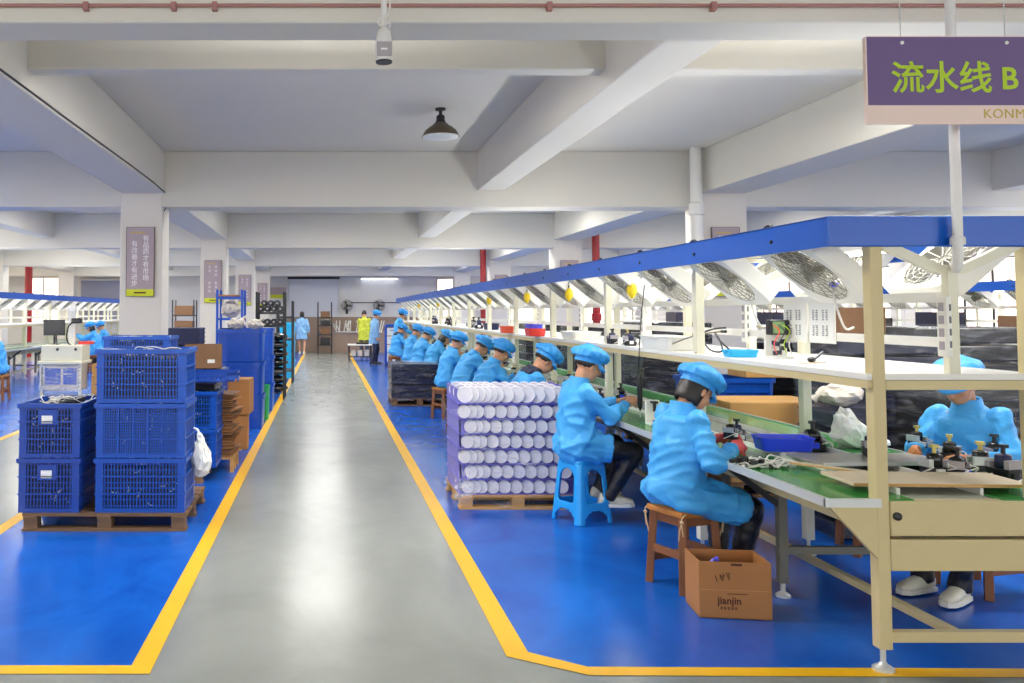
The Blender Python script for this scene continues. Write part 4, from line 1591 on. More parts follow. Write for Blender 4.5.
# dark film-topped box between the crate and the tray, and the slanting tray
t = thing('parts_box', 'low black parts box on top of the crates beside the brown sleeves', 'box', (-1.22, 8.1, FP + .724))
b = MB(); b.box(-.17, .01, 0, .17, .55, .075); b.build('box_body', 'panel_black', t, bevel=.01)
b = MB(); b.box(-.178, 0.0, .062, .178, .56, .082); b.build('box_rim', 'crate_navy', t)
t = thing('shallow_tray', 'shallow blue slotted tray lying askew on the black parts box', 'tray', (-1.1, 8.08, FP + .808), R(4))
b = MB()
w_, d, h = .54, .4, .085
b.prism([(-w_ / 2, 0), (w_ / 2 + .03, 0), (w_ / 2 + .03, .012), (-w_ / 2, .012)], h - .025, h); b.box(-w_ / 2, 0, 0, w_ / 2 - .05, .012, .02)
for k in range(18):
    x = -w_ / 2 + .03 + (w_ - .12) * k / 17
    b.box(x, .001, .02, x + .014, .01, h - .025)
b.box(-w_ / 2, 0, 0, -w_ / 2 + .04, .012, h)
b.prism([(w_ / 2 - .12, 0), (w_ / 2 - .05, 0), (w_ / 2 + .03, h), (w_ / 2 - .12, h)], -.012, 0, Matrix.Rotation(pi / 2, 4, 'X'))
b.box(-w_ / 2, d - .012, 0, w_ / 2, d, h); b.box(-w_ / 2, .012, 0, -w_ / 2 + .012, d - .012, h); b.box(w_ / 2 - .012, .012, 0, w_ / 2, d - .012, h); b.box(-w_ / 2, .01, 0, w_ / 2 - .04, d, .012)
b.build('tray_body', 'crate_deep', t)

# white plastic bag on the side of the stack
t = thing('plastic_bag', 'white plastic bag hanging on the side of the blue crates', 'bag', (-.975, 6.62, .36))
b = MB()
b.ball((0, 0, .14), (.085, .1, .17), sub=3)
for v in b.bm.verts:
    q = v.co
    k = max(0, min(1, (q.z + .03) / .34))
    v.co = V((q.x * (1.15 - .75 * k) + .02 * noise.noise(q * 14) + .02 * (1 - k), q.y * (1.1 - .7 * k) + .03 * noise.noise(q * 12 + V((3, 0, 0))), q.z + .02 * noise.noise(q * 11)))
crumple(b, .013)
b.build('bag_body', 'paper', t)
b = MB(); b.tube([(-.0, 0, .29), (-.025, .0, .335), (-.05, 0.0, .345)], [.014, .01, .006], 8); b.build('bag_neck', 'paper', t, smooth=True)

# brown cardboard sleeves on a little stand
t = thing('wooden_stand', 'small wooden stand under the brown cardboard sleeves', 'stand', (-1.07, 8.55, 0))
b = MB(); b.box(-.15, 0, .13, .15, .5, .155); b.build('stand_top', 'pallet_wood', t)
for sx in (-1, 1):
    for yy in (.02, .24, .46):
        b = MB(); b.box(sx * .13 - .018, yy - .018, 0.001, sx * .13 + .018, yy + .018, .13); b.build('leg', 'pallet_wood', t)
zz = .156
for k in range(9):
    hh = .068
    t = thing('sleeve_bundle', 'bundle of brown cardboard sleeves, %s from the bottom of the stack' % ORD[k], 'bundle', (-1.085 + .02 * (k % 2), 8.56 + .012 * (k % 3), zz), R((-7, 6, -3)[k % 3]), 'brown cardboard sleeves')
    for j in range(4):
        b = MB()
        z0 = j * hh / 4
        ld = .03 * (1 if k % 2 else -1)
        prof = [(-.14, z0), (0, z0 + .004), (.13, z0 + (.012 if k % 2 else 0)), (.145, z0 + .01 + (.012 if k % 2 else 0)), (0, z0 + .013), (-.14, z0 + .01)]
        b.prism(prof, -.44, -0.0, Matrix.Rotation(pi / 2, 4, 'X'))
        b.build('sleeve', 'card_brown' if j % 2 else 'card', t, loc=(.008 * ((j * 7 + k) % 3 - 1), 0, 0), rot=(0, 0, R((-3, 2, 4, -2)[(j + k) % 4])))
    b = MB(); b.box(-.02, -.004, -.0, -.008, .44, hh); b.build('binding_strap', 'twine', t)
    zz += hh + .001


def carton(label, x, y, z, w_, d, h, rz=0.0, m='card', open_top=False, group='cardboard cartons', tape=True, marks=None):
    """origin: middle of the front edge of the base"""
    t = thing('carton', label, 'box', (x, y, z), rz, group)
    b = MB()
    if open_top:
        th = .006
        b.box(-w_ / 2, 0, 0, w_ / 2, th, h); b.box(-w_ / 2, d - th, 0, w_ / 2, d, h)
        b.box(-w_ / 2, th, 0, -w_ / 2 + th, d - th, h); b.box(w_ / 2 - th, th, 0, w_ / 2, d - th, h); b.box(-w_ / 2, 0, 0, w_ / 2, d, th)
        b.build('box_body', m, t)
    else:
        b.box(-w_ / 2, 0, 0, w_ / 2, d, h)
        b.build('box_body', m, t, bevel=.006)
        for q in (0, 1):
            b = MB(); y0, y1 = (0.002, d / 2 - .002) if q == 0 else (d / 2 + .002, d - .002)
            b.box(-w_ / 2 + .002, y0, h, w_ / 2 - .002, y1, h + .005); b.build('flap', m, t)
        if tape:
            b = MB(); b.box(-w_ / 2 - .001, d / 2 - .024, h + .0045, w_ / 2 + .001, d / 2 + .024, h + .006); b.build('tape', 'card_light', t)
    return t


carton('lower brown carton standing beside the yellow aisle line', -1.08, 9.95, 0.002, .34, .4, .40, R(3), group='upright cartons by the aisle')
carton('upper brown carton standing beside the yellow aisle line', -1.07, 9.93, .41, .36, .42, .40, R(-2), group='upright cartons by the aisle')
# a crate stack with an opened brown box on it, near the column
for k, nm in enumerate(('bottom', 'middle', 'top')):
    crate('%s crate of the stack under the brown box' % nm, -1.35, 9.35, .002 + k * .325, .46, .4, .32, m='crate_deep', seed=40 + k)
t = carton('opened dark brown box on a crate stack behind the slotted tray', -1.35, 9.35, .98, .40, .3, .26, R(5), m='card_brown', open_top=True, group='cardboard cartons')
b = MB(); b.box(.05, -.002, .06, .13, 0, .1); b.build('label_card', 'paper', t)


def solid_bin(label, x, y, z, w_, d, h, m='crate_solid', seed=0):
    t = thing('storage_bin', label, 'bin', (x, y, z), 0, 'solid blue storage bins')
    n = 40
    b = MB()
    sec = lambda k, o: [b.bm.verts.new((p[0], p[1] + d / 2, k)) for p in rsquare(n, w_ / 2 * o, d / 2 * o, .03, .5)]
    b._skin([sec(0, .93), sec(.012, .945), sec(h - .05, .985), sec(h - .048, 1.03), sec(h, 1.03), sec(h - .004, .985), sec(.02, .92)], True, True)
    b.build('bin_body', m, t)
    b = MB()
    for q in (.3, .52, .74):
        b.box(-w_ * .40, -.002 - .0, h * q, w_ * .40, .03, h * q + .008)
    for k in range(5):
        x0 = -w_ * .4 + w_ * .2 * k
        b.box(x0 - .004, -.0, h * .1, x0 + .004, .03, h - .06)
    b.build('ribs', m, t)
    b = MB(); b.box(-.07, -.012, h - .045, .07, .005, h - .015); b.build('handle_grip', m, t)
    return t


for k, nm in enumerate(('bottom', 'middle', 'top')):
    solid_bin('%s solid blue bin of the nearer bin stack' % nm, -1.185, 11.75, .003 + k * .452, .64, .55, .45)
for k, nm in enumerate(('bottom', 'middle', 'top')):
    solid_bin('%s solid blue bin of the farther bin stack' % nm, -1.12, 13.7, .003 + k * .445, .54, .55, .443)
# green edge of a tote
solid_bin('narrow green bin squeezed behind the nearer bin stack', -1.0, 12.6, .003, .3, .4, .5, m=mat('bin_green', s(30, 160, 84), .4))

# sacks on the bin tops
for k, (x, y, z, r_, lab) in enumerate(((-1.26, 12.05, 1.355, .13, 'white sack lying on the nearer blue bin stack, left one'), (-1.0, 12.1, 1.355, .11, 'white sack lying on the nearer blue bin stack, right one'))):
    t = thing('sack', lab, 'sack', (x, y, z))
    b = MB(); b.ball((0, 0, r_ * .62), (r_, r_ * .8, r_ * .62), sub=3)
    for v in b.bm.verts:
        v.co += v.co.normalized() * .02 * noise.noise(v.co * 12 + V((k, 0, 0)))
        v.co.z = max(v.co.z, .001)
    crumple(b, .014)
    b.build('sack_body', 'sack', t)
    b = MB(); b.tube([(r_ * .5, 0, r_ * 1.05), (r_ * .7, 0, r_ * 1.25), (r_ * .95, .01, r_ * 1.3)], [.03, .012, .03], 8); b.build('sack_neck', 'sack', t, smooth=True)

# navy crates behind the column
for k in range(5):
    crate_n = thing('slatted_crate', 'dark navy crate, %s from the floor, beside the nearest left column' % ORD[k], 'crate', (-2.2, 13.1, .002 + k * .272), 0, 'dark navy crates')
    b = MB(); b.box(-.25, 0, 0, .25, .6, .262); b.build('crate_body', 'crate_navy', crate_n, bevel=.01)
    b = MB()
    for q in (.03, .1, .17, .235):
        b.box(-.262, -.012, q, .262, .612, q + .016)
    b.build('ribs', 'crate_navy', crate_n)


def rack(label, x, y, w_, d, h, shelves, m='dark_metal', group='storage racks', up=.04):
    t = thing('storage_rack', label, 'rack', (x, y, 0), 0, group)
    for sx in (-1, 1):
        for yy in (0, d):
            b = MB(); b.box(sx * w_ / 2 - up / 2, yy - up / 2, .001, sx * w_ / 2 + up / 2, yy + up / 2, h); b.build('upright', m, t)
    for z in shelves:
        b = MB()
        b.box(-w_ / 2, -.015, z - .04, w_ / 2, .015, z); b.box(-w_ / 2, d - .015, z - .04, w_ / 2, d + .015, z)
        b.box(-w_ / 2, 0, z - .012, w_ / 2, d, z)
        b.build('shelf', m, t)
    return t


def roll(name, label, x, y, z, r_, ln, m, group, cat='roll', hole=True):
    t = thing(name, label, cat, (x, y, z), 0, group)
    b = MB()
    Mx = Matrix.Translation((0, 0, r_)) @ Matrix.Rotation(pi / 2, 4, 'X')
    b.lathe([(r_ * .35, 0), (r_ * .92, 0), (r_, .01), (r_, ln - .01), (r_ * .92, ln), (r_ * .35, ln)], 18, Mx @ Matrix.Translation((0, 0, -ln)))
    b.build('winding', m, t, smooth=True)
    b = MB(); b.lathe([(r_ * .18, -.004), (r_ * .36, -.004), (r_ * .36, ln + .004), (r_ * .18, ln + .004)], 14, Mx @ Matrix.Translation((0, 0, -ln)))
    b.build('core', 'grey_plastic', t, smooth=True)
    return t


rack('black storage rack with black rolls behind the solid blue bins', -1.02, 15.6, .5, .5, 1.97, (.5, 1.0, 1.36, 1.6))
for k in range(4):
    roll('cable_roll', 'black cable roll, %s from the left on the black rack top shelf' % ORD[k], -1.2 + k * .12, 15.63, 1.601, .058, .4, 'black_plastic', 'black rolls on the rack')
for k in range(3):
    roll('cable_roll', 'black cable roll, %s from the left in the upper pile on the black rack' % ORD[k], -1.14 + k * .12, 15.63, 1.708, .055, .4, 'black_plastic', 'black rolls on the rack')
for k in range(4):
    roll('cable_roll', 'black cable roll, %s from the left on the black rack lower shelf' % ORD[k], -1.2 + k * .12, 15.63, 1.361, .058, .4, 'black_plastic', 'black rolls on the rack')
rack('blue storage rack beside the second left column', -1.63, 14.4, .42, .5, 1.98, (.3, 1.02, 1.5, 1.86), m='crate_solid')
t = thing('board', 'brown board lying across the top of the blue rack', 'board', (-1.66, 14.4, 1.862))
b = MB(); b.box(-.21, 0, 0, .15, .5, .03); b.build('board_panel', 'card_brown', t, bevel=.004)
b = MB(); b.box(-.2, -.002, .008, .14, 0, .022); b.build('board_edge', 'card', t)
t = thing('sack', 'white sack lying on the blue storage rack', 'sack', (-1.63, 14.6, 1.502))
b = MB(); b.ball((0, 0, .14), (.17, .16, .14), sub=3)
for v in b.bm.verts:
    v.co += v.co.normalized() * .02 * noise.noise(v.co * 9)
    v.co.z = max(.001, v.co.z)
crumple(b, .014)
b.build('sack_body', 'sack', t)
b = MB(); b.tube([(0, -.14, .15), (0, -.17, .18), (.01, -.19, .17)], [.03, .012, .025], 8); b.build('sack_neck', 'sack', t, smooth=True)
carton('black carton on the middle shelf of the blue rack', -1.63, 14.42, 1.021, .36, .4, .3, m='panel_black', group='black cartons')

# messy black bundles along the aisle further back
for k in range(7):
    t = thing('black_bundle', 'black wrapped bundle, %s from the floor, under the far black rack' % ORD[k], 'bundle', (-.98, 16.9, .02 + k * .168), R((4, -6, 2)[k % 3]), 'black wrapped bundles')
    b = MB(); b.ball((0, 0, .083), (.23, .28, .082), sub=3)
    for v in b.bm.verts:
        v.co += V((.03 * noise.noise(v.co * 9 + V((k, 0, 0))), .02 * noise.noise(v.co * 8), 0))
        v.co.z = min(max(v.co.z, .0), .165)
    b.build('bundle_body', 'panel_black', t, smooth='all')
    b = MB(); b.box(-.235, -.02, .07, .235, .02, .09); b.build('binding_strap', 'grey_plastic', t)
rack('tall black rack beyond the black bundles', -.93, 19.2, .34, .6, 1.85, (.3, 1.0, 1.5))
for k, nm in enumerate(('lower', 'middle', 'upper')):
    solid_bin('%s light blue bin beside the tall black rack' % nm, -.98, 20.6, .003 + k * .45, .45, .5, .44, m='tray_cyan')
rack('thin dark rack standing far behind the nearest left column', -4.7, 28.0, .7, .6, 2.0, (.5, 1.0, 1.5))
rack('second thin dark rack far behind the nearest left column', -3.9, 28.6, .5, .6, 2.05, (.6, 1.2))
for k in range(3):
    carton('dark carton on shelf %s of the far thin rack' % ORD[k], -4.7, 28.05, (.501, 1.001, 1.501)[k], .6, .5, .3, m='card_brown', group='cartons on the far rack')

# ------------------------------------------------------------------ white test bench, monitor and lamp near the left line
t = thing('test_bench', 'white test bench with a plastic-wrapped lower case near the left line', 'bench', (-4.98, 16.0, 0))
b = MB(); b.box(-.42, -.05, .62, .42, .6, .68); b.build('bench_top', 'cream_metal', t, bevel=.01)
b = MB(); b.box(-.37, 0, .68, .40, .55, .98); b.build('cabinet', 'cream_metal', t, bevel=.02)
b = MB(); b.box(-.38, .02, .12, .36, .55, .62); b.build('lower_case', 'sack', t, bevel=.02)
b = MB(); b.box(-.30, .012, .24, .0, .02, .55); b.box(.05, .012, .24, .30, .02, .55); b.build('case_panel', 'crate_solid', t)
b = MB(); b.box(-.40, .0, .10, .38, .01, .60); b.build('film_wrap', 'milky_film', t)
for sx in (-1, 1):
    b = MB(); b.box(sx * .36 - .025, .02, 0.001, sx * .36 + .025, .07, .62); b.build('leg', 'cream_metal', t)
b = MB(); b.tube([(-.1, .1, .985), (-.1, .05, 1.1), (-.1, .1, 1.2)], .012, 8); b.ball((-.06, .0, .9), .03); b.ball((.28, .0, .9), .03); b.build('knob', 'black_plastic', t)
t = thing('monitor', 'black flat monitor standing on the white test bench', 'monitor', (-5.2, 16.3, .982))
b = MB(); b.box(-.21, 0, .17, .2, .03, .47); b.build('monitor_case', 'black_plastic', t, bevel=.008)
b = MB(); b.box(-.19, -.003, .19, .18, .001, .45); b.build('screen', 'screen_dark', t)
b = MB(); b.box(-.02, .01, .01, .02, .03, .18); b.box(-.1, -.06, 0, .1, .08, .012); b.build('monitor_foot', 'black_plastic', t)
t = thing('test_stand', 'white test stand with a black curved cable on the test bench', 'test stand', (-4.86, 16.25, .982))
b = MB(); b.box(-.05, 0, 0, .06, .12, .66); b.box(-.06, -.02, .62, .07, .13, .74); b.build('stand_column', 'fan_white', t, bevel=.006)
b = MB(); b.box(.0, -.03, .40, .2, .08, .5); b.build('stand_head', 'black_plastic', t, bevel=.02)
b = MB(); b.tube([(.05, -.05, .42), (-.03, -.08, .35), (-.06, -.09, .15), (-.02, -.1, .03), (.06, -.1, -.02), (.12, -.1, .0)], .014, 8); b.build('cable', 'cable_black', t)
t = thing('part_tray', 'red tray behind the test bench', 'tray', (-4.62, 16.35, .982))
b = MB(); b.box(-.13, 0, 0, .14, .15, .05); b.build('tray_body', 'bin_red', t, bevel=.006)
b = MB(); b.box(-.14, -.01, .045, .15, .16, .055); b.build('tray_rim', 'bin_red', t)
carton('open brown carton on the floor beside the test bench', -4.3, 16.4, .35, .4, .4, .25, m='card_light', open_top=True)
carton('brown carton under the open one beside the test bench', -4.3, 16.4, .002, .42, .42, .34, m='card_light')
# ================================================================== RIGHT ZONE: STACKS ON THE FLOOR
# white discs between purple dividers on a pale pallet
DX0, DX1, DY = 1.08, 2.04, 6.98
pallet('pale wooden pallet under the white discs', (DX0 + DX1) / 2, DY - .02, DX1 - DX0, .8, .115, 'pallet_wood')
LH = .122


def disc_thing(label, x, y, z, r_, th, rz, proto=[None]):
    if proto[0] is None:
        t = thing('plastic_disc', label, 'disc', (x, y, z), rz, 'white discs on the pallet')
        M = Matrix.Translation((0, 0, r_)) @ Matrix.Rotation(pi / 2, 4, 'X')
        b = MB(); b.lathe([(r_ * .9, -th), (r_, -th + .004), (r_, -.004), (r_ * .95, 0), (r_ * .86, 0), (r_ * .84, -.004)], 28, M); b.build('disc_rim', 'disc_white', t, smooth=True)
        b = MB(); b.lathe([(r_ * .85, -.006), (r_ * .85, -.003), (r_ * .3, -.002), (.002, -.001)], 28, M); b.build('disc_face', 'disc_face', t)
        proto[0] = t
        return t
    o = copy_tree(proto[0], loc=(x, y, z), rz=rz, label=label)
    return o


for k in range(7):
    z = .1165 + k * LH
    nm = ORD[6 - k]
    lev = '%s layer from the top' % nm if k < 6 else 'top layer'
    t = thing('divider_tray', 'purple plastic divider of the %s of white discs' % lev, 'divider', ((DX0 + DX1) / 2, DY, z), 0, 'purple dividers')
    w_ = DX1 - DX0
    b = MB(); b.box(-w_ / 2, 0, 0, w_ / 2, .74, .004); b.build('base_sheet', 'divider_purple', t)
    b = MB(); b.box(-w_ / 2 + .03, .055, .004, w_ / 2 - .01, .062, LH - .006); b.box(-w_ / 2 + .01, .062, .004, -w_ / 2 + .017, .72, LH - .006); b.box(-w_ / 2 + .02, .72, .004, w_ / 2, .727, LH - .006); b.box(w_ / 2 - .01, .062, .004, w_ / 2 - .003, .72, LH - .006); b.build('upright_sheet', 'divider_purple', t)
    if k < 6:
        n = 10
        x = DX0 + .055 + (.03 * math.sin(k * 2.1) + .02)
        for j in range(n):
            disc_thing('white disc, %s from the left, %s' % (ORD[j], lev), x, DY + .018, z + .0045, .054, .016, R(-22))
            x += .055 if j < 2 else .094
            if x > DX1 - .05:
                break
# loose bigger covers on the top
for row in range(3):
    x = DX0 + .06
    for j in range(13):
        t = disc_thing('white disc, %s from left, %s row on top of the stack' % (ORD[j], ORD[row]), x, DY + .03 + row * .23, .1165 + 6 * LH + .0045, .054, .016, R(-24))
        t.scale = (1.28, 1.28, 1.28)
        x += .05 if j < 5 else .085
        if x > DX1 - .06:
            break
# wrapping film round the left corner
t = thing('stretch_film', 'clear stretch film hanging loose at the left corner of the disc stack', 'film', (DX0, DY, .02))
rows = []
b = MB()
path = [(-.035, .72), (-.045, .5), (-.05, .3), (-.055, .12), (-.045, -.02), (.0, -.05), (.08, -.042), (.18, -.03), (.3, -.028), (.42, -.026), (.56, -.024), (.7, -.022)]
for j in range(26):
    z = .80 * j / 25
    row = []
    for i, (x, y) in enumerate(path):
        p = V((x, y, z))
        ww = .022 * noise.noise(V((x * 9, y * 9, z * 7))) + .012 * noise.noise(V((x * 22, y * 22, z * 18)))
        row.append(b.bm.verts.new((x - abs(ww) * (1 if i < 6 else 0), y - abs(ww) * (1 if 4 <= i else 0) - .002, z)))
    rows.append(row)
b._skin(rows, False, False)
b.build('film_sheet', 'clear_film', t, smooth='all')
b = MB(); b.tube([(.04, -.075, .60), (.16, -.075, .5), (.34, -.07, .42), (.52, -.068, .36), (.62, -.066, .345)], [.006, .016, .018, .012, .005], 8); b.build('film_fold', 'milky_film', t, smooth=True)
b = MB()
for k in range(4):
    b.tube([(-.05 + .03 * k, -.08, .02 + .01 * k), (-.03 + .04 * k, -.09, .12), (-.04 + .03 * k, -.075, .26 + .02 * k)], [.012, .02, .008], 6)
b.build('film_bunch', 'milky_film', t, smooth=True)


def panel_stack(where, x, y, w_, d, n, ph, m='panel_black', pal=True, filmy=True, cat='panel', gr=None, top_milky=False):
    """slabs on a pallet, each its own thing, wrapped in film; origin middle of the front edge"""
    z = .003
    if pal:
        pallet('dark wooden pallet under the ' + where, x, y, w_, d)
        z = .131
    for k in range(n):
        t = thing('wrapped_panel', 'dark slab, %s from the bottom, %s' % (ORD[k], where), 'slab', (x + .006 * ((k * 5) % 3 - 1), y, z), 0, gr or ('slabs of the ' + where))
        b = MB(); b.box(-w_ / 2 + .01, .01, .004, w_ / 2 - .01, d - .01, ph - .012); b.build('slab_body', m, t, bevel=.012)
        b = MB(); b.box(-w_ / 2 + .004, .003, ph * .72, w_ / 2 - .004, d - .003, ph * .78); b.build('slab_rim', m, t)
        z += ph
    if filmy:
        t = thing('stretch_film', 'clear film wrapped round the ' + where, 'film', (x, y, .1 if pal else .01))
        b = MB()
        H_ = z - (.1 if pal else .01)
        per = [(-w_ / 2 - .012, d + .01), (-w_ / 2 - .014, d * .5), (-w_ / 2 - .016, .0), (-w_ / 2, -.016)] + [(-w_ / 2 + w_ * q / 8, -.014) for q in range(1, 8)] + [(w_ / 2, -.016), (w_ / 2 + .016, 0), (w_ / 2 + .014, d * .5), (w_ / 2 + .012, d + .01)]
        rows = []
        for j in range(15):
            zz = H_ * j / 14
            rows.append([b.bm.verts.new((px + .010 * noise.noise(V((px * 8, py2 * 8, zz * 9))) * (1 if abs(px) >= w_ / 2 else 0) * 1.0, py2 - .012 * abs(noise.noise(V((px * 7, py2 * 5, zz * 11 + x)))), zz)) for px, py2 in per])
        b._skin(rows, False, False)
        b.build('film_sheet', 'clear_film', t, smooth='all')
        b = MB()
        top = [[b.bm.verts.new((-w_ / 2 - .012 + (w_ + .024) * i / 10, -.012 + (d + .02) * j / 6, H_ + .006 + .012 * abs(noise.noise(V((i * .9, j * .9, x)))))) for i in range(11)] for j in range(7)]
        b._skin(top, False, False)
        b.build('film_top', 'milky_film' if top_milky else 'clear_film', t, smooth='all')
    return z


panel_stack('navy slab pallet beyond the white discs', 1.60, 14.55, .98, .8, 5, .118, 'panel_navy', top_milky=True)
panel_stack('tall black stack behind the worker across the line', 5.45, 7.1, 1.1, .9, 9, .15)
zB = panel_stack('navy stack behind the far wing of the line', 4.33, 6.55, .78, .62, 9, .142, 'panel_navy')
carton('brown carton on top of the navy stack behind the line', 4.15, 6.58, zB + .02, .36, .5, .2, m='card_brown')
panel_stack('black stack between the line and the drain pipe', 4.22, 10.2, .85, .7, 10, .135)
panel_stack('low black glossy stack beside the worker across the line', 4.75, 5.85, .95, .6, 7, .125)
zI = panel_stack('small navy stack close to the far wing', 3.74, 6.0, .34, .45, 7, .128, 'panel_navy', pal=False)
panel_stack('black stack far down the other side of the line', 4.3, 13.2, .9, .8, 9, .14)
panel_stack('black stack farthest down the other side of the line', 4.2, 16.0, .9, .8, 9, .14)
for k, nm in enumerate(('bottom', 'middle', 'top')):
    solid_bin('%s solid blue bin across the line behind the big carton' % nm, 4.16, 8.65, .003 + k * .31, .84, .6, .305, m='crate_blue')
carton('small brown carton on the blue bins across the line', 4.5, 8.7, .93, .44, .4, .19, m='card_light')
t = carton('big brown carton with closed flaps across the line', 3.93, 7.4, .131, .86, .62, .68, m='card_light')
b = MB()
for k in range(4):
    strokes(b, -.12 + k * .085, .36, .075, 100 + k)
b.build('print_mark', 'print_brown', t)
b = MB(); b.box(.30, -.003, .5, .38, 0, .56); b.build('label_card', 'paper', t)
pallet('dark wooden pallet under the big brown carton', 3.93, 7.38, .9, .66)
for k, (x, y, z, r_, lab) in enumerate(((3.73, 6.2, zI + .02, .15, 'greyish white sack on the small navy stack behind the wing'),)):
    t = thing('sack', lab, 'sack', (x, y, z))
    b = MB(); b.ball((0, 0, r_ * .55), (r_, r_ * .9, r_ * .55), sub=3)
    for v in b.bm.verts:
        v.co += v.co.normalized() * .03 * noise.noise(v.co * 12)
        v.co.z = max(v.co.z, .001)
    crumple(b, .014)
    b.build('sack_body', 'sack', t)
    b = MB(); b.tube([(-r_ * .8, 0, r_ * .6), (-r_ * 1.1, 0, r_ * .5), (-r_ * 1.3, .01, r_ * .3)], [.04, .015, .035], 8); b.build('sack_neck', 'sack', t, smooth=True)

# printed carton beside the wooden stool
t = carton('open brown carton with brown lettering on the blue floor by the wooden stool', 2.135, 4.50, .003, .36, .25, .29, R(-7), m='card', open_top=True)
text_mesh('jianjin', .052, 'print_brown', t, (-.09, -.001, .075), (pi / 2, 0, 0), 'lettering', bold=.0008)
b = MB()
for k in range(5):
    strokes(b, -.07 + k * .018, .045, .016, 50 + k)
b.build('small_print', 'print_brown', t)
b = MB(); b.box(-.04, -.001, .125, .06, .0, .129); b.build('print_line', 'print_brown', t)
b = MB(); b.tube([(-.10, -.002, .22), (-.09, -.002, .19)], .002, 5); b.tube([(-.075, -.002, .225), (-.065, -.002, .195), (-.055, -.002, .225), (-.07, -.002, .21)], .002, 5); b.tube([(-.045, -.002, .235), (-.03, -.002, .2), (-.03, -.002, .235)], .002, 5); b.build('handwriting', 'print_brown', t)
b = MB(); b.box(-.02, -.002, .272, .035, .007, .284); b.build('hand_hole', 'print_brown', t)
b = MB(); b.box(-.178, -.0012, .145, .178, .0, .147); b.build('crease', 'card_light', t)
t = thing('parts_bag', 'purple parts bag inside the open brown carton', 'bag', (2.06, 4.62, .012))
b = MB(); b.ball((0, 0, .12), (.08, .06, .12), sub=3)
for v in b.bm.verts:
    v.co += v.co.normalized() * .015 * noise.noise(v.co * 16)
    v.co.z = max(v.co.z, 0)
b.build('bag_body', 'bin_purple', t, smooth='all')
b = MB(); b.tube([(0, 0, .23), (.02, 0, .26), (.04, 0, .262)], [.02, .01, .018], 8); b.build('bag_neck', 'bin_purple', t)
# ================================================================== ON THE LINE
def tab(px, py, z=.762):
    """point on a level plane of height z seen at this pixel"""
    lo, hi = 1.0, 60.0
    for _ in range(50):
        m_ = (lo + hi) / 2
        if at(px, py, m_).z < z:
            hi = m_
        else:
            lo = m_
    p = at(px, py, lo)
    return V((p.x, p.y, z))


def tray(name, label, loc, w_, d, h, m, rz=0.0, group='plastic trays', cat='tray'):
    t = thing(name, label, cat, loc, rz, group)
    n = 40
    b = MB()
    sec = lambda z, o: [b.bm.verts.new((p[0], p[1], z)) for p in rsquare(n, w_ / 2 * o, d / 2 * o, .02, .5)]
    b._skin([sec(0, .88), sec(.004, .9), sec(h - .006, 1.0), sec(h - .005, 1.04), sec(h, 1.04), sec(h, .985), sec(.006, .875)], True, True)
    b.build('tray_body', m, t)
    b = MB()
    for sx in (-1, 1):
        b.box(sx * w_ * .5 - .012, -d * .18, h - .016, sx * w_ * .5 + .012, d * .18, h - .007)
    b.build('handle_lip', m, t)
    return t


def module(label, loc, rz=0.0, kind=0, sc=1.0, group='fan motor modules on the line'):
    """small assembly: black motor on a bracket with wires and a connector"""
    t = thing('motor_module', label, 'motor part', loc, rz, group)
    t.scale = (sc, sc, sc)
    M0 = Matrix.Translation((0, 0, 0))
    b = MB(); b.box(-.045, -.035, 0, .045, .035, .05); b.box(-.055, -.02, .012, .055, .02, .035); b.build('housing', 'black_plastic', t, bevel=.005)
    b = MB()
    b.lathe([(.026, 0), (.03, .004), (.03, .05), (.024, .056), (.008, .06)], 18, Matrix.Translation((.0, -.0, .05)) if kind != 1 else Matrix.Translation((-.03, 0, .075)) @ Matrix.Rotation(pi / 2, 4, 'Y'))
    b.build('motor', 'panel_black' if kind else 'crate_navy', t, smooth=True)
    b = MB(); b.box(-.05, -.038, .05, -.03, .038, .085); b.box(.03, -.038, .05, .046, .038, .075); b.build('bracket', 'grey_plastic' if kind != 2 else 'rail_alu', t)
    b = MB()
    top = .112 if kind != 1 else .11
    b.cyl((0, 0, top - .01), (0, 0, top + .025), .009, n=10); b.box(-.014, -.014, top + .02, .014, .014, top + .034)
    b.build('cap_piece', 'brass' if kind == 2 else 'black_plastic', t)
    b = MB()
    for k in range(3):
        s_ = -1 if k % 2 else 1
        b.tube([(s_ * .03, -.036, .04 + .012 * k), (s_ * .06, -.06, .05), (s_ * .075, -.03 + .02 * k, .02), (s_ * .07, .02, .006)], .0035, 5)
    b.build('wires', 'cable_white', t)
    b = MB(); b.box(-.02, -.05, .018, .012, -.034, .045); b.build('connector', 'paper' if kind != 1 else 'tray_blue', t)
    return t


BZ = .7585     # top of the belt
TZ = .7612     # top of a wing
GZ = .786      # on the guide rails
p = tab(783, 450, GZ)
tray('parts_tray', 'royal blue plastic tray lying on the belt by the cable heap', (p.x, p.y, GZ + .001), .30, .19, .08, 'tray_blue', R(-6))
p = tab(737, 441, TZ)
module('black motor module on the belt, behind the blue tray and near the red glove', (p.x, p.y, BZ + .001), R(25), 0, 1.0)
module('motor module with white parts held in the red-gloved hands', (2.415, 5.11, .845), R(40), 2, .8)
p = tab(813, 451, BZ)
module('black motor module just right of the blue tray', (p.x, p.y, BZ + .001), R(-10), 1, 1.25)
p = tab(862, 459, GZ)
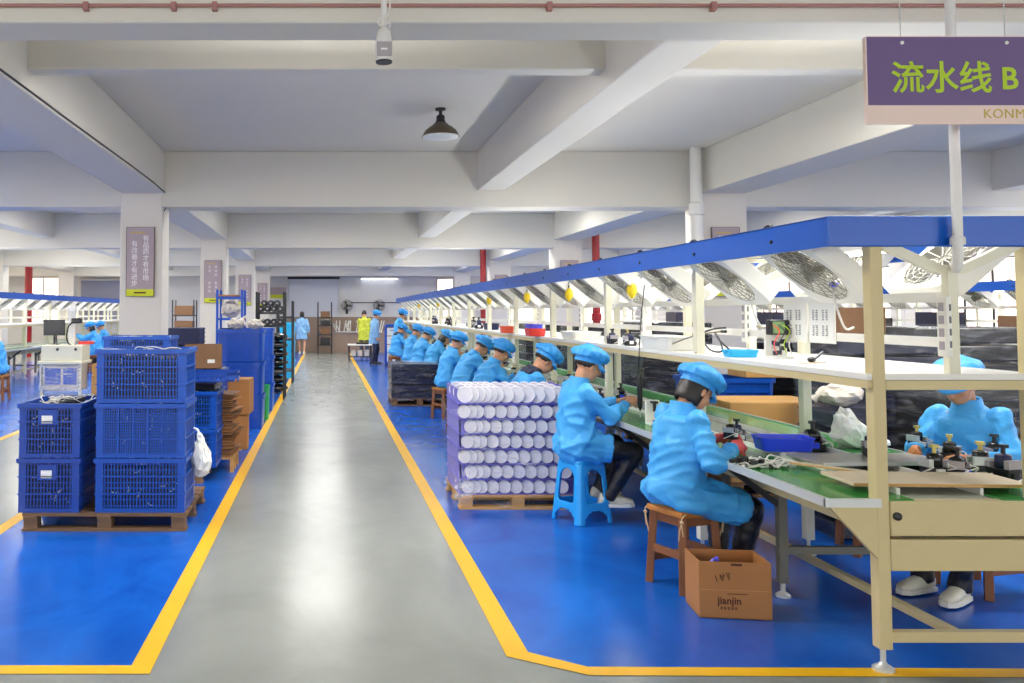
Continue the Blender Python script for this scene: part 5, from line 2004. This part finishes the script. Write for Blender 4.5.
# plate, then module on it
t = thing('metal_plate', 'grey metal plate lying across the guide rails', 'plate', (2.98, 4.70, GZ + .001), R(3))
b = MB(); b.box(-.37, -.17, 0, .37, .17, .012); b.build('plate_sheet', 'steel_plate', t, bevel=.003)
b = MB(); b.box(-.37, -.172, .002, .37, -.165, .02); b.build('folded_edge', 'rail_alu', t)
module('black motor module standing on the grey metal plate behind the near post', (3.03, 4.76, GZ + .0135), R(70), 0, 1.05)
t = thing('wooden_board', 'pale wooden board at the near end of the belt', 'board', (2.87, 4.13, GZ + .001), R(-3))
b = MB(); b.box(-.40, -.15, 0, .40, .15, .018); b.build('board_panel', 'board_wood', t, bevel=.003)
b = MB(); b.box(-.402, -.153, .003, .402, -.149, .015); b.build('board_edge', 'pallet_wood', t)
t = thing('wooden_strip', 'thin pale wooden strip lying aslant between the tray and the board', 'strip', (2.62, 4.45, GZ + .001), R(-52))
b = MB(); b.box(-.2, -.02, 0, .2, .02, .012); b.build('strip_body', 'board_wood', t)
b = MB(); b.box(-.2, -.021, .002, .2, -.019, .009); b.build('strip_edge', 'pallet_wood', t)
for k, (px, py2, kd, sc) in enumerate(((935, 478, 2, 1.15), (958, 479, 1, 1.1), (981, 476, 2, 1.2), (1004, 480, 0, 1.2), (950, 462, 2, 1.05), (995, 463, 1, 1.1))):
    p = tab(px, py2, TZ)
    module('yellow-topped motor module, %s in the cluster before the worker across the line' % ORD[k], (p.x, p.y, TZ + .001), R(35 * k), kd, sc)
module('brown motor part in the hands of the worker across the line', (3.48, 5.04, .80), R(20), 2, .9)
# heap of white cables with black connectors
p = tab(772, 466, TZ)
t = thing('cable_heap', 'heap of white cables with black plugs at the table edge', 'cables', (p.x - .02, p.y, TZ), 0, None)
t['kind'] = 'stuff'
r = random.Random(5)
b = MB()
for k in range(34):
    a = r.uniform(0, 6.28)
    q = V((r.gauss(0, .075), r.gauss(0, .045), .006))
    pts = [q]
    for j in range(7):
        a += r.uniform(-.8, .8)
        q = pts[-1] + V((cos(a) * .032, sin(a) * .02, r.uniform(-.012, .02)))
        q.z = min(max(q.z, .004), .06 - .25 * abs(q.x))
        q.z = max(q.z, .004)
        q.x = max(-.17, min(.2, q.x)); q.y = max(-.085, min(.085, q.y))
        pts.append(q)
    b.tube(pts, .0042, 5)
b.build('cables', 'cable_white', t)
b = MB()
for k in range(14):
    b.cbox((-.12 + r.gauss(0, .035), r.gauss(0, .03), r.uniform(.012, .05)), (.035, .02, .02), Matrix.Rotation(r.uniform(0, 3), 4, 'Z'))
for k in range(5):
    b.cbox((r.uniform(-.06, .1), -.06 + r.gauss(0, .012), .012), (.03, .018, .018), Matrix.Rotation(r.uniform(0, 3), 4, 'Z'))
b.build('plugs', 'black_plastic', t)

# crumpled white bag on the far wing
p = tab(836, 447, TZ)
t = thing('plastic_bag', 'crumpled white plastic bag standing on the far wing of the line', 'bag', (3.26, 5.3, TZ))
b = MB(); b.ball((0, 0, .1), (.11, .1, .1), sub=3)
for v in b.bm.verts:
    q = v.co.copy()
    up = max(0, q.z) / .2
    v.co = V((q.x * (1.2 - .8 * up) - .05 * up, q.y * (1.1 - .6 * up), q.z * 1.15)) + q.normalized() * (.05 * (1 - abs(noise.noise(q * 9))) - .03 + .03 * noise.noise(q * 26))
    v.co.z = max(v.co.z, .001)
crumple(b, .013)
b.build('bag_body', 'paper', t)
b = MB(); b.ball((.09, -.02, .035), (.12, .07, .035), sub=3)
for v in b.bm.verts:
    v.co.z = max(.001, v.co.z + .012 * noise.noise(v.co * 22))
crumple(b, .01)
b.build('bag_tail', 'paper', t)

# the man's tool, box
t = thing('electric_screwdriver', 'black electric screwdriver held upright by the man on the blue stool', 'tool', (2.425, 6.60, .79))
b = MB(); b.lathe([(.006, .05), (.008, .06), (.016, .075), (.019, .10), (.019, .2), (.022, .22), (.022, .29), (.015, .31), (.006, .32)], 16); b.build('tool_body', 'black_plastic', t, smooth=True)
b = MB(); b.cyl((0, 0, 0), (0, 0, .06), .004, n=8); b.build('driver_bit', 'rail_alu', t)
b = MB(); b.tube([(0, 0, .318), (-.005, 0, .4), (.02, .02, .7), (.06, .03, 1.02)], .004, 6); b.build('cable', 'cable_black', t)
p = tab(641, 420, TZ)
tray('parts_tray', 'small blue tray on the wing by the man on the blue stool', (2.40, 6.0, TZ + .001), .14, .2, .07, 'crate_blue', R(10))
t = thing('fixture', 'white test fixture on the wing beside the small blue tray', 'fixture', (2.44, 6.35, TZ + .001))
b = MB(); b.box(-.05, -.06, 0, .05, .06, .02); b.box(-.05, .03, .02, .05, .06, .18); b.build('fixture_frame', 'fan_white', t, bevel=.003)
b = MB(); b.cyl((0, 0, .1), (0, 0, .16), .012, n=10); b.box(-.02, -.02, .16, .02, .05, .175); b.build('clamp', 'black_plastic', t)
for k in range(9):
    yy = 7.6 + k * 1.75
    module('black motor module, %s along the aisle wing beyond the blue stool' % ORD[k], (2.44 + .05 * (k % 2), yy, TZ + .001), R(40 * k), k % 3, 1.1, 'modules along the aisle wing')
    module('black motor module, %s along the belt beyond the blue stool' % ORD[k], (2.83, yy + .6, BZ + .001), R(25 * k), (k + 1) % 3, 1.1, 'modules along the belt')

# ------------------------------------------------------------------ on the shelf
SZ = 1.3225
tray('parts_tray', 'cyan plastic tray on the shelf near the first post', (2.56, 5.27, SZ), .18, .13, .045, 'tray_cyan', 0)
t = thing('test_device', 'opened test device with circuit boards and wires standing on the shelf', 'device', (2.715, 5.12, SZ))
b = MB(); b.box(-.06, .03, 0, .07, .045, .17); b.box(-.06, -.05, 0, .07, .03, .012); b.build('back_plate', 'fan_white', t)
b = MB(); b.box(-.055, -.02, .14, .065, .035, .23); b.build('device_case', 'black_plastic', t, bevel=.006)
b = MB(); b.box(-.04, -.025, .15, .03, -.02, .22); b.build('circuit_board', 'pcb', t)
r = random.Random(9)
b = MB()
for k in range(9):
    b.cbox((r.uniform(-.04, .05), r.uniform(-.03, .02), r.uniform(.02, .13)), (.02, .02, .025))
b.build('components', 'panel_navy', t)
for k, mm in enumerate(('bin_red', 'cable_black', 'sign_green', 'cable_white')):
    b = MB()
    x = -.04 + .03 * k
    b.tube([(x, -.03, .2), (x + .02, -.06, .16), (x - .01, -.05, .09), (x + .015, -.03, .03)], .003, 5); b.build('wire', mm, t)
t = thing('cable', 'black cable looping along the shelf by the cyan tray', 'cable', (2.6, 5.55, SZ))
b = MB(); b.tube([(0, -.2, .004), (-.02, -.12, .03), (-.05, -.02, .10), (-.02, .1, .14), (.03, .14, .09), (0, .05, .02), (-.05, .12, .03), (-.03, .28, .12), (.06, .3, .16), (.14, .28, .17)], .006, 6); b.build('cable_run', 'cable_black', t, smooth=True)
b = MB(); b.cyl((0, -.23, .006), (0, -.2, .006), .01, n=8); b.build('plug', 'black_plastic', t)
t = thing('cable', 'long thin grey cable crossing from the shelf edge behind the post', 'cable', (2.46, 5.9, SZ))
b = MB(); b.tube([(0, .5, -.0), (.0, .3, .02), (.02, 0, .09), (.06, -.2, .13), (.14, -.3, .15)], .005, 6); b.build('cable_run', 'fan_dark', t, smooth=True)
b = MB(); b.cyl((.14, -.3, .15), (.15, -.34, .15), .01, n=8); b.build('plug', 'black_plastic', t)
t = thing('measuring_stick', 'flat black stick lying on the shelf', 'tool', (2.50, 5.75, SZ), R(70))
b = MB(); b.box(-.09, -.012, 0, .05, .012, .012); b.build('stick_body', 'black_plastic', t, bevel=.002)
b = MB(); b.box(.05, -.009, .002, .09, .009, .01); b.build('stick_handle', 'grey_plastic', t)
tray('parts_tray', 'large white plastic tray on the shelf above the woman', (2.56, 6.35, SZ), .26, .62, .10, 'fan_white', 0)
t = thing('probe', 'small grey test probe with a black stand on the shelf edge', 'probe', (2.63, 4.62, SZ), R(30))
b = MB(); b.box(-.09, -.025, 0, .09, .025, .006); b.build('probe_base', 'board_wood', t)
b = MB(); b.bar((0, 0, .01), (.11, 0, .06), .01); b.ball((0, 0, .02), (.03, .018, .016)); b.build('probe_body', 'black_plastic', t)
for k, (x, y, w_, d, h, m, lab) in enumerate(((2.40, 11.3, .16, .2, .09, 'bin_orange', 'orange plastic bin on the shelf over the distant row'), (2.50, 10.25, .16, .3, .13, 'bin_purple', 'purple plastic bin on the shelf behind the red one'), (2.42, 9.86, .2, .26, .085, 'bin_red', 'red plastic bin on the shelf in front of the purple one'),
                                              (2.6, 8.7, .3, .5, .08, 'fan_white', 'white plastic tray on the shelf before the red bin'), (2.6, 13.4, .2, .4, .1, 'crate_navy', 'dark navy bin on the shelf beyond the orange bin'))):
    tray('parts_bin', lab, (x, y, SZ), w_, d, h, m, 0, 'bins on the shelf', 'bin')
for k in range(4):
    module('grey motor module, %s on the shelf past the white tray' % ORD[k], (2.5 + .06 * (k % 2), 7.0 + k * .22, SZ), R(50 * k), 2 if k % 2 else 0, .9, 'modules on the shelf')
for k in range(8):
    module('black motor module, %s on the far part of the shelf' % ORD[k], (2.55 + .08 * (k % 3), 14.2 + k * .95, SZ), R(33 * k), k % 3, 1.3, 'modules on the far shelf')

# instruction sheets between the rails
def sheet(label, y, wd, z0, z1, x=RC - .049):
    t = thing('instruction_sheet', label, 'sheet', (x, y, z0), 0, 'instruction sheets on the rails')
    b = MB(); b.box(-.006, 0, 0, 0, wd, z1 - z0); b.build('sheet_holder', 'fan_white', t)
    b = MB(); b.box(-.0075, .012, .012, -.006, wd - .012, z1 - z0 - .012); b.build('paper_sheet', 'paper', t)
    b = MB()
    rr = random.Random(int(y * 100))
    for cx in (.3, .68):
        for rz_ in (.18, .56):
            for line in range(2):
                yy = wd * cx + line * wd * .14
                for j in range(6):
                    zz = (z1 - z0) * (rz_ + .045 * j)
                    b.box(-.0085, yy - .012, zz, -.0075, yy + .010 * rr.random(), zz + .006)
    b.build('print_lines', 'ink', t)
    return t


sheet('white instruction sheet on the rails, the nearer of the pair', 4.66, .25, 1.425, 1.655)
sheet('white instruction sheet on the rails, the farther of the pair', 4.93, .25, 1.425, 1.655)
for k in range(RN):
    y = RY + k * BAY
    t = thing('socket_strip', 'white socket strip on the %s centre post of the near line' % ORD[k], 'socket strip', (RC - .045, y - .04, 1.40), 0, 'socket strips on the centre posts')
    b = MB(); b.box(-.026, -.03, 0, 0.0, .03, .27); b.build('strip_body', 'fan_white', t, bevel=.004)
    for j in range(4):
        b = MB(); b.box(-.028, -.016, .03 + .058 * j, -.0255, .016, .068 + .058 * j); b.build('socket', 'grey_plastic', t)
    if k < 2:
        b = MB()
        for j in range(4):
            b.box(-.012, -.032, .04 + .055 * j, -.004, -.0295, .07 + .055 * j)
        b.build('socket_marks', 'ink', t)
# yellow tool balancers
for k, (px, pz) in enumerate(((648, 0), (569, 1), (527, 2), (489, 3), (438, 7), (419, 9))):
    y = FPX * 2.47 / (px - PX - (0 if px < 640 else 16))
    t = thing('tool_balancer', 'yellow tool balancer under the canopy, %s from the near end' % ORD[k], 'tool balancer', (2.47, y, 1.71), 0, 'yellow tool balancers')
    b = MB(); b.ball((0, 0, .07), (.04, .045, .062), sub=3); b.lathe([(.014, 0), (.022, .02), (.022, .03)], 14); b.build('balancer_body', 'balancer_yellow', t, smooth='all')
    b = MB(); b.tube([(0, 0, .125), (0, .012, .145), (0, 0, .16), (0, -.012, .145)], .005, 6); b.cyl((0, 0, .16), (.0, 0, .235), .004, n=6); b.build('hook', 'dark_metal', t)
    b = MB(); b.cyl((0, 0, 0), (0, 0, -.18 if k else -.05), .003, n=6); b.build('wire', 'cable_black' if k == 4 else 'cable_white', t)
# white cables hanging from the canopy
for k, (x, y, lab) in enumerate(((2.60, 4.35, 'white cable with a blue clip hanging by the near post'), (2.62, 5.25, 'white cable hanging from the second fan'), (2.58, 6.9, 'white cable hanging from the canopy past the second post'))):
    t = thing('cable', lab, 'cable', (x, y, 1.42))
    b = MB(); b.tube([(.17, .12, .10), (.12, .1, .09), (.05, .03, .14), (.0, 0, .25), (-.02, -.03, .33), (0, -.04, .42)], .006, 6); b.build('cable_run', 'cable_white', t, smooth=True)
    b = MB(); b.ball((-.015, -.025, .32), (.022, .022, .016), sub=2); b.build('clip', 'bin_purple' if k == 0 else 'cable_white', t)

# items behind, on the second line at the far right
for k in range(9):
    t = carton('dark carton, %s along the shelf of the second far right line' % ORD[k], 9.77, 9.8 + k * 1.7, 1.323, .3, .7, .17 + .05 * (k % 3), m=('panel_black', 'card_brown', 'panel_navy')[k % 3], group='cartons on the second line')
for k in range(9):
    panel_stack('%s black stack before the second line' % ORD[k], 8.0 + .3 * (k % 2), 8.6 + k * 1.55, 1.0, .95, 4, .27, 'panel_black' if k % 3 else 'panel_navy', pal=False, filmy=k < 3)
# ================================================================== THE FAR END OF THE AISLE
t = thing('counter', 'long brown counter with a pale edge along the far wall', 'counter', (.9, 33.5, 0))
b = MB(); b.box(-1.2, 0, 0.001, 1.6, .6, .76); b.build('counter_body', 'brown_wall', t)
b = MB(); b.box(-1.25, -.05, .76, 1.65, .62, .80); b.build('counter_top', 'board_mauve', t, bevel=.005)
for k in range(5):
    b = MB(); b.box(-1.1 + k * .54, -.012, .06, -.62 + k * .54, 0, .72); b.build('front_panel', 'brown_wall', t, bevel=.004)
rack('black open rack standing at the end of the aisle', -.05, 32.6, .52, .5, 1.98, (.35, .75, 1.1, 1.4), up=.05)
for k in range(4):
    carton('dark box, shelf %s of the black rack at the end of the aisle' % ORD[k], -.03, 32.62, (.351, .751, 1.101, 1.401)[k], .36, .4, (.26, .24, .2, .22)[k], m=('panel_black', 'card_brown', 'panel_black', 'card_brown')[k], group='boxes on the end rack')


def wall_fan(label, x, y, z):
    t = thing('wall_fan', label, 'fan', (x, y, z), 0, 'wall fans')
    M = Matrix.Rotation(pi / 2, 4, 'X')
    b = MB()
    for r_ in (.06, .12, .18, .23):
        for zz in (-.05, .05):
            b.tube([(r_ * cos(2 * pi * k / 24), zz - .1, r_ * sin(2 * pi * k / 24)) for k in range(25)], .006, 4, cap=False)
    for k in range(12):
        a = 2 * pi * k / 12
        b.bar((.03 * cos(a), -.15, .03 * sin(a)), (.23 * cos(a), -.15, .23 * sin(a)), .006)
    b.build('guard', 'dark_metal', t)
    b = MB()
    for k in range(3):
        b.prism([(.03, -.03), (.19, -.08), (.2, .04), (.03, .03)], -.004, .004, Matrix.Translation((0, -.1, 0)) @ M @ Matrix.Rotation(2 * pi * k / 3, 4, 'Z') @ Matrix.Rotation(R(20), 4, 'X'))
    b.build('fan_blades', 'fan_dark', t)
    b = MB(); b.lathe([(.05, -.12), (.06, -.08), (.06, .06), (.03, .1)], 16, M); b.build('motor', 'charcoal', t, smooth=True)
    b = MB(); b.bar((0, .02, -.05), (0, .2, -.24), .03); b.box(-.05, .19, -.34, .05, .22, -.14); b.build('wall_bracket', 'dark_metal', t)
    return t


wall_fan('black wall fan on the far wall, left one', at(347, 306, 34.2).x, 34.27, 1.86)
wall_fan('black wall fan on the far wall, right one', at(379, 306, 34.2).x, 34.27, 1.86)
t = thing('wall_bar', 'thin dark horizontal bar along the far wall between the fans', 'bar', (2.4, 34.44, 1.98))
b = MB(); b.cyl((-1.4, 0, 0), (1.9, 0, 0), .018, n=8); b.build('bar_tube', 'dark_metal', t)
for k in range(4):
    b = MB(); b.bar((-1.3 + k, 0, 0), (-1.3 + k, .06, 0), .02); b.build('bar_holder', 'dark_metal', t)


def chair_up(label, x, y, rz):
    """a white chair turned over, legs in the air, on the counter"""
    t = thing('stacked_chair', label, 'chair', (x, y, .801), rz, 'white chairs upturned on the counter')
    b = MB(); b.box(-.19, -.19, .0, .19, .19, .03); b.build('seat', 'fan_white', t, bevel=.01)
    for sx in (-1, 1):
        for sy in (-1, 1):
            b = MB(); b.bar((sx * .16, sy * .16, .03), (sx * .21 + .06, sy * .2, .46), .035); b.build('leg', 'fan_white', t)
    b = MB(); b.bar((-.16, -.17, .02), (-.3, -.17, .34), .03); b.bar((-.16, .17, .02), (-.3, .17, .34), .03); b.cbox((-.29, 0, .28), (.03, .36, .12)); b.build('backrest', 'fan_white', t)
    return t


for k in range(4):
    chair_up('white upturned chair on the counter, %s from the left' % ORD[k], .62 + .46 * k, 33.78, R((20, -15, 160, 10)[k]))
t = thing('low_bench', 'low bench with a white top and boxes under it', 'bench', (1.12, 27.9, 0))
b = MB(); b.box(-.4, 0, .50, .42, .6, .54); b.build('bench_top', 'fan_white', t, bevel=.006)
for sx in (-1, 1):
    for yy in (.04, .56):
        b = MB(); b.box(sx * .36 - .02, yy - .02, .001, sx * .36 + .02, yy + .02, .5); b.build('leg', 'dark_metal', t)
b = MB(); b.box(-.36, .06, .12, .36, .56, .15); b.build('lower_shelf', 'dark_metal', t)
for k in range(3):
    carton('small white box under the low bench, %s from the left' % ORD[k], .9 + .22 * k, 27.98, .151, .15, .3, .2, m='sack', group='boxes under the low bench')
carton('black flat box on the low bench', 1.2, 28.0, .541, .4, .4, .06, m='panel_black')
t = thing('trolley', 'blue tall trolley with white drawers at the end of the worker row', 'trolley', (1.93, 25.0, 0))
for sx in (-1, 1):
    for yy in (.03, .42):
        b = MB(); b.box(sx * .16 - .02, yy - .02, .05, sx * .16 + .02, yy + .02, 1.2); b.build('upright', 'crate_solid', t)
b = MB(); b.box(-.18, 0, 1.16, .18, .45, 1.24); b.build('trolley_top', 'crate_solid', t, bevel=.01)
for k in range(4):
    b = MB(); b.box(-.14, -.012, .16 + .25 * k, .14, .42, .37 + .25 * k); dr = b.build('drawer', 'paper', t, bevel=.005)
    b = MB(); b.box(-.05, -.022, .30 + .25 * k, .05, -.012, .32 + .25 * k); b.build('drawer_pull', 'crate_solid', dr)
for sx in (-1, 1):
    for yy in (.03, .42):
        b = MB(); b.cyl((sx * .16 - .012, yy, .027), (sx * .16 + .012, yy, .027), .025, n=12); b.build('castor', 'black_plastic', t)
b = MB(); b.box(-.18, 0, .05, .18, .45, .12); b.build('trolley_base', 'crate_solid', t)
# far tube lamp
t = thing('batten_light', 'long bright tube light on the far wall right of the blind', 'lamp', (2.15, 34.3, 2.96))
b = MB(); b.box(-.75, 0, 0, .75, .19, .04); b.build('lamp_body', 'white_paint', t)
b = MB(); b.cyl((-.72, .03, -.02), (.72, .03, -.02), .02, n=10); b.build('tube', 'tube_glow', t)
EXPO = 0.06
# ================================================================== LIGHT
w = bpy.data.worlds.new('world')
scene.world = w
w.use_nodes = True
bg = w.node_tree.nodes['Background']
bg.inputs['Color'].default_value = (.97, .98, 1, 1)
bg.inputs['Strength'].default_value = 4.5
scene.view_settings.view_transform = 'Standard'
scene.view_settings.look = 'None'
scene.view_settings.gamma = 1
scene.view_settings.use_curve_mapping = False
scene.view_settings.exposure = EXPO
scene.cycles.max_bounces = 8
scene.cycles.diffuse_bounces = 5
scene.cycles.transparent_max_bounces = 12
scene.cycles.sample_clamp_indirect = 6
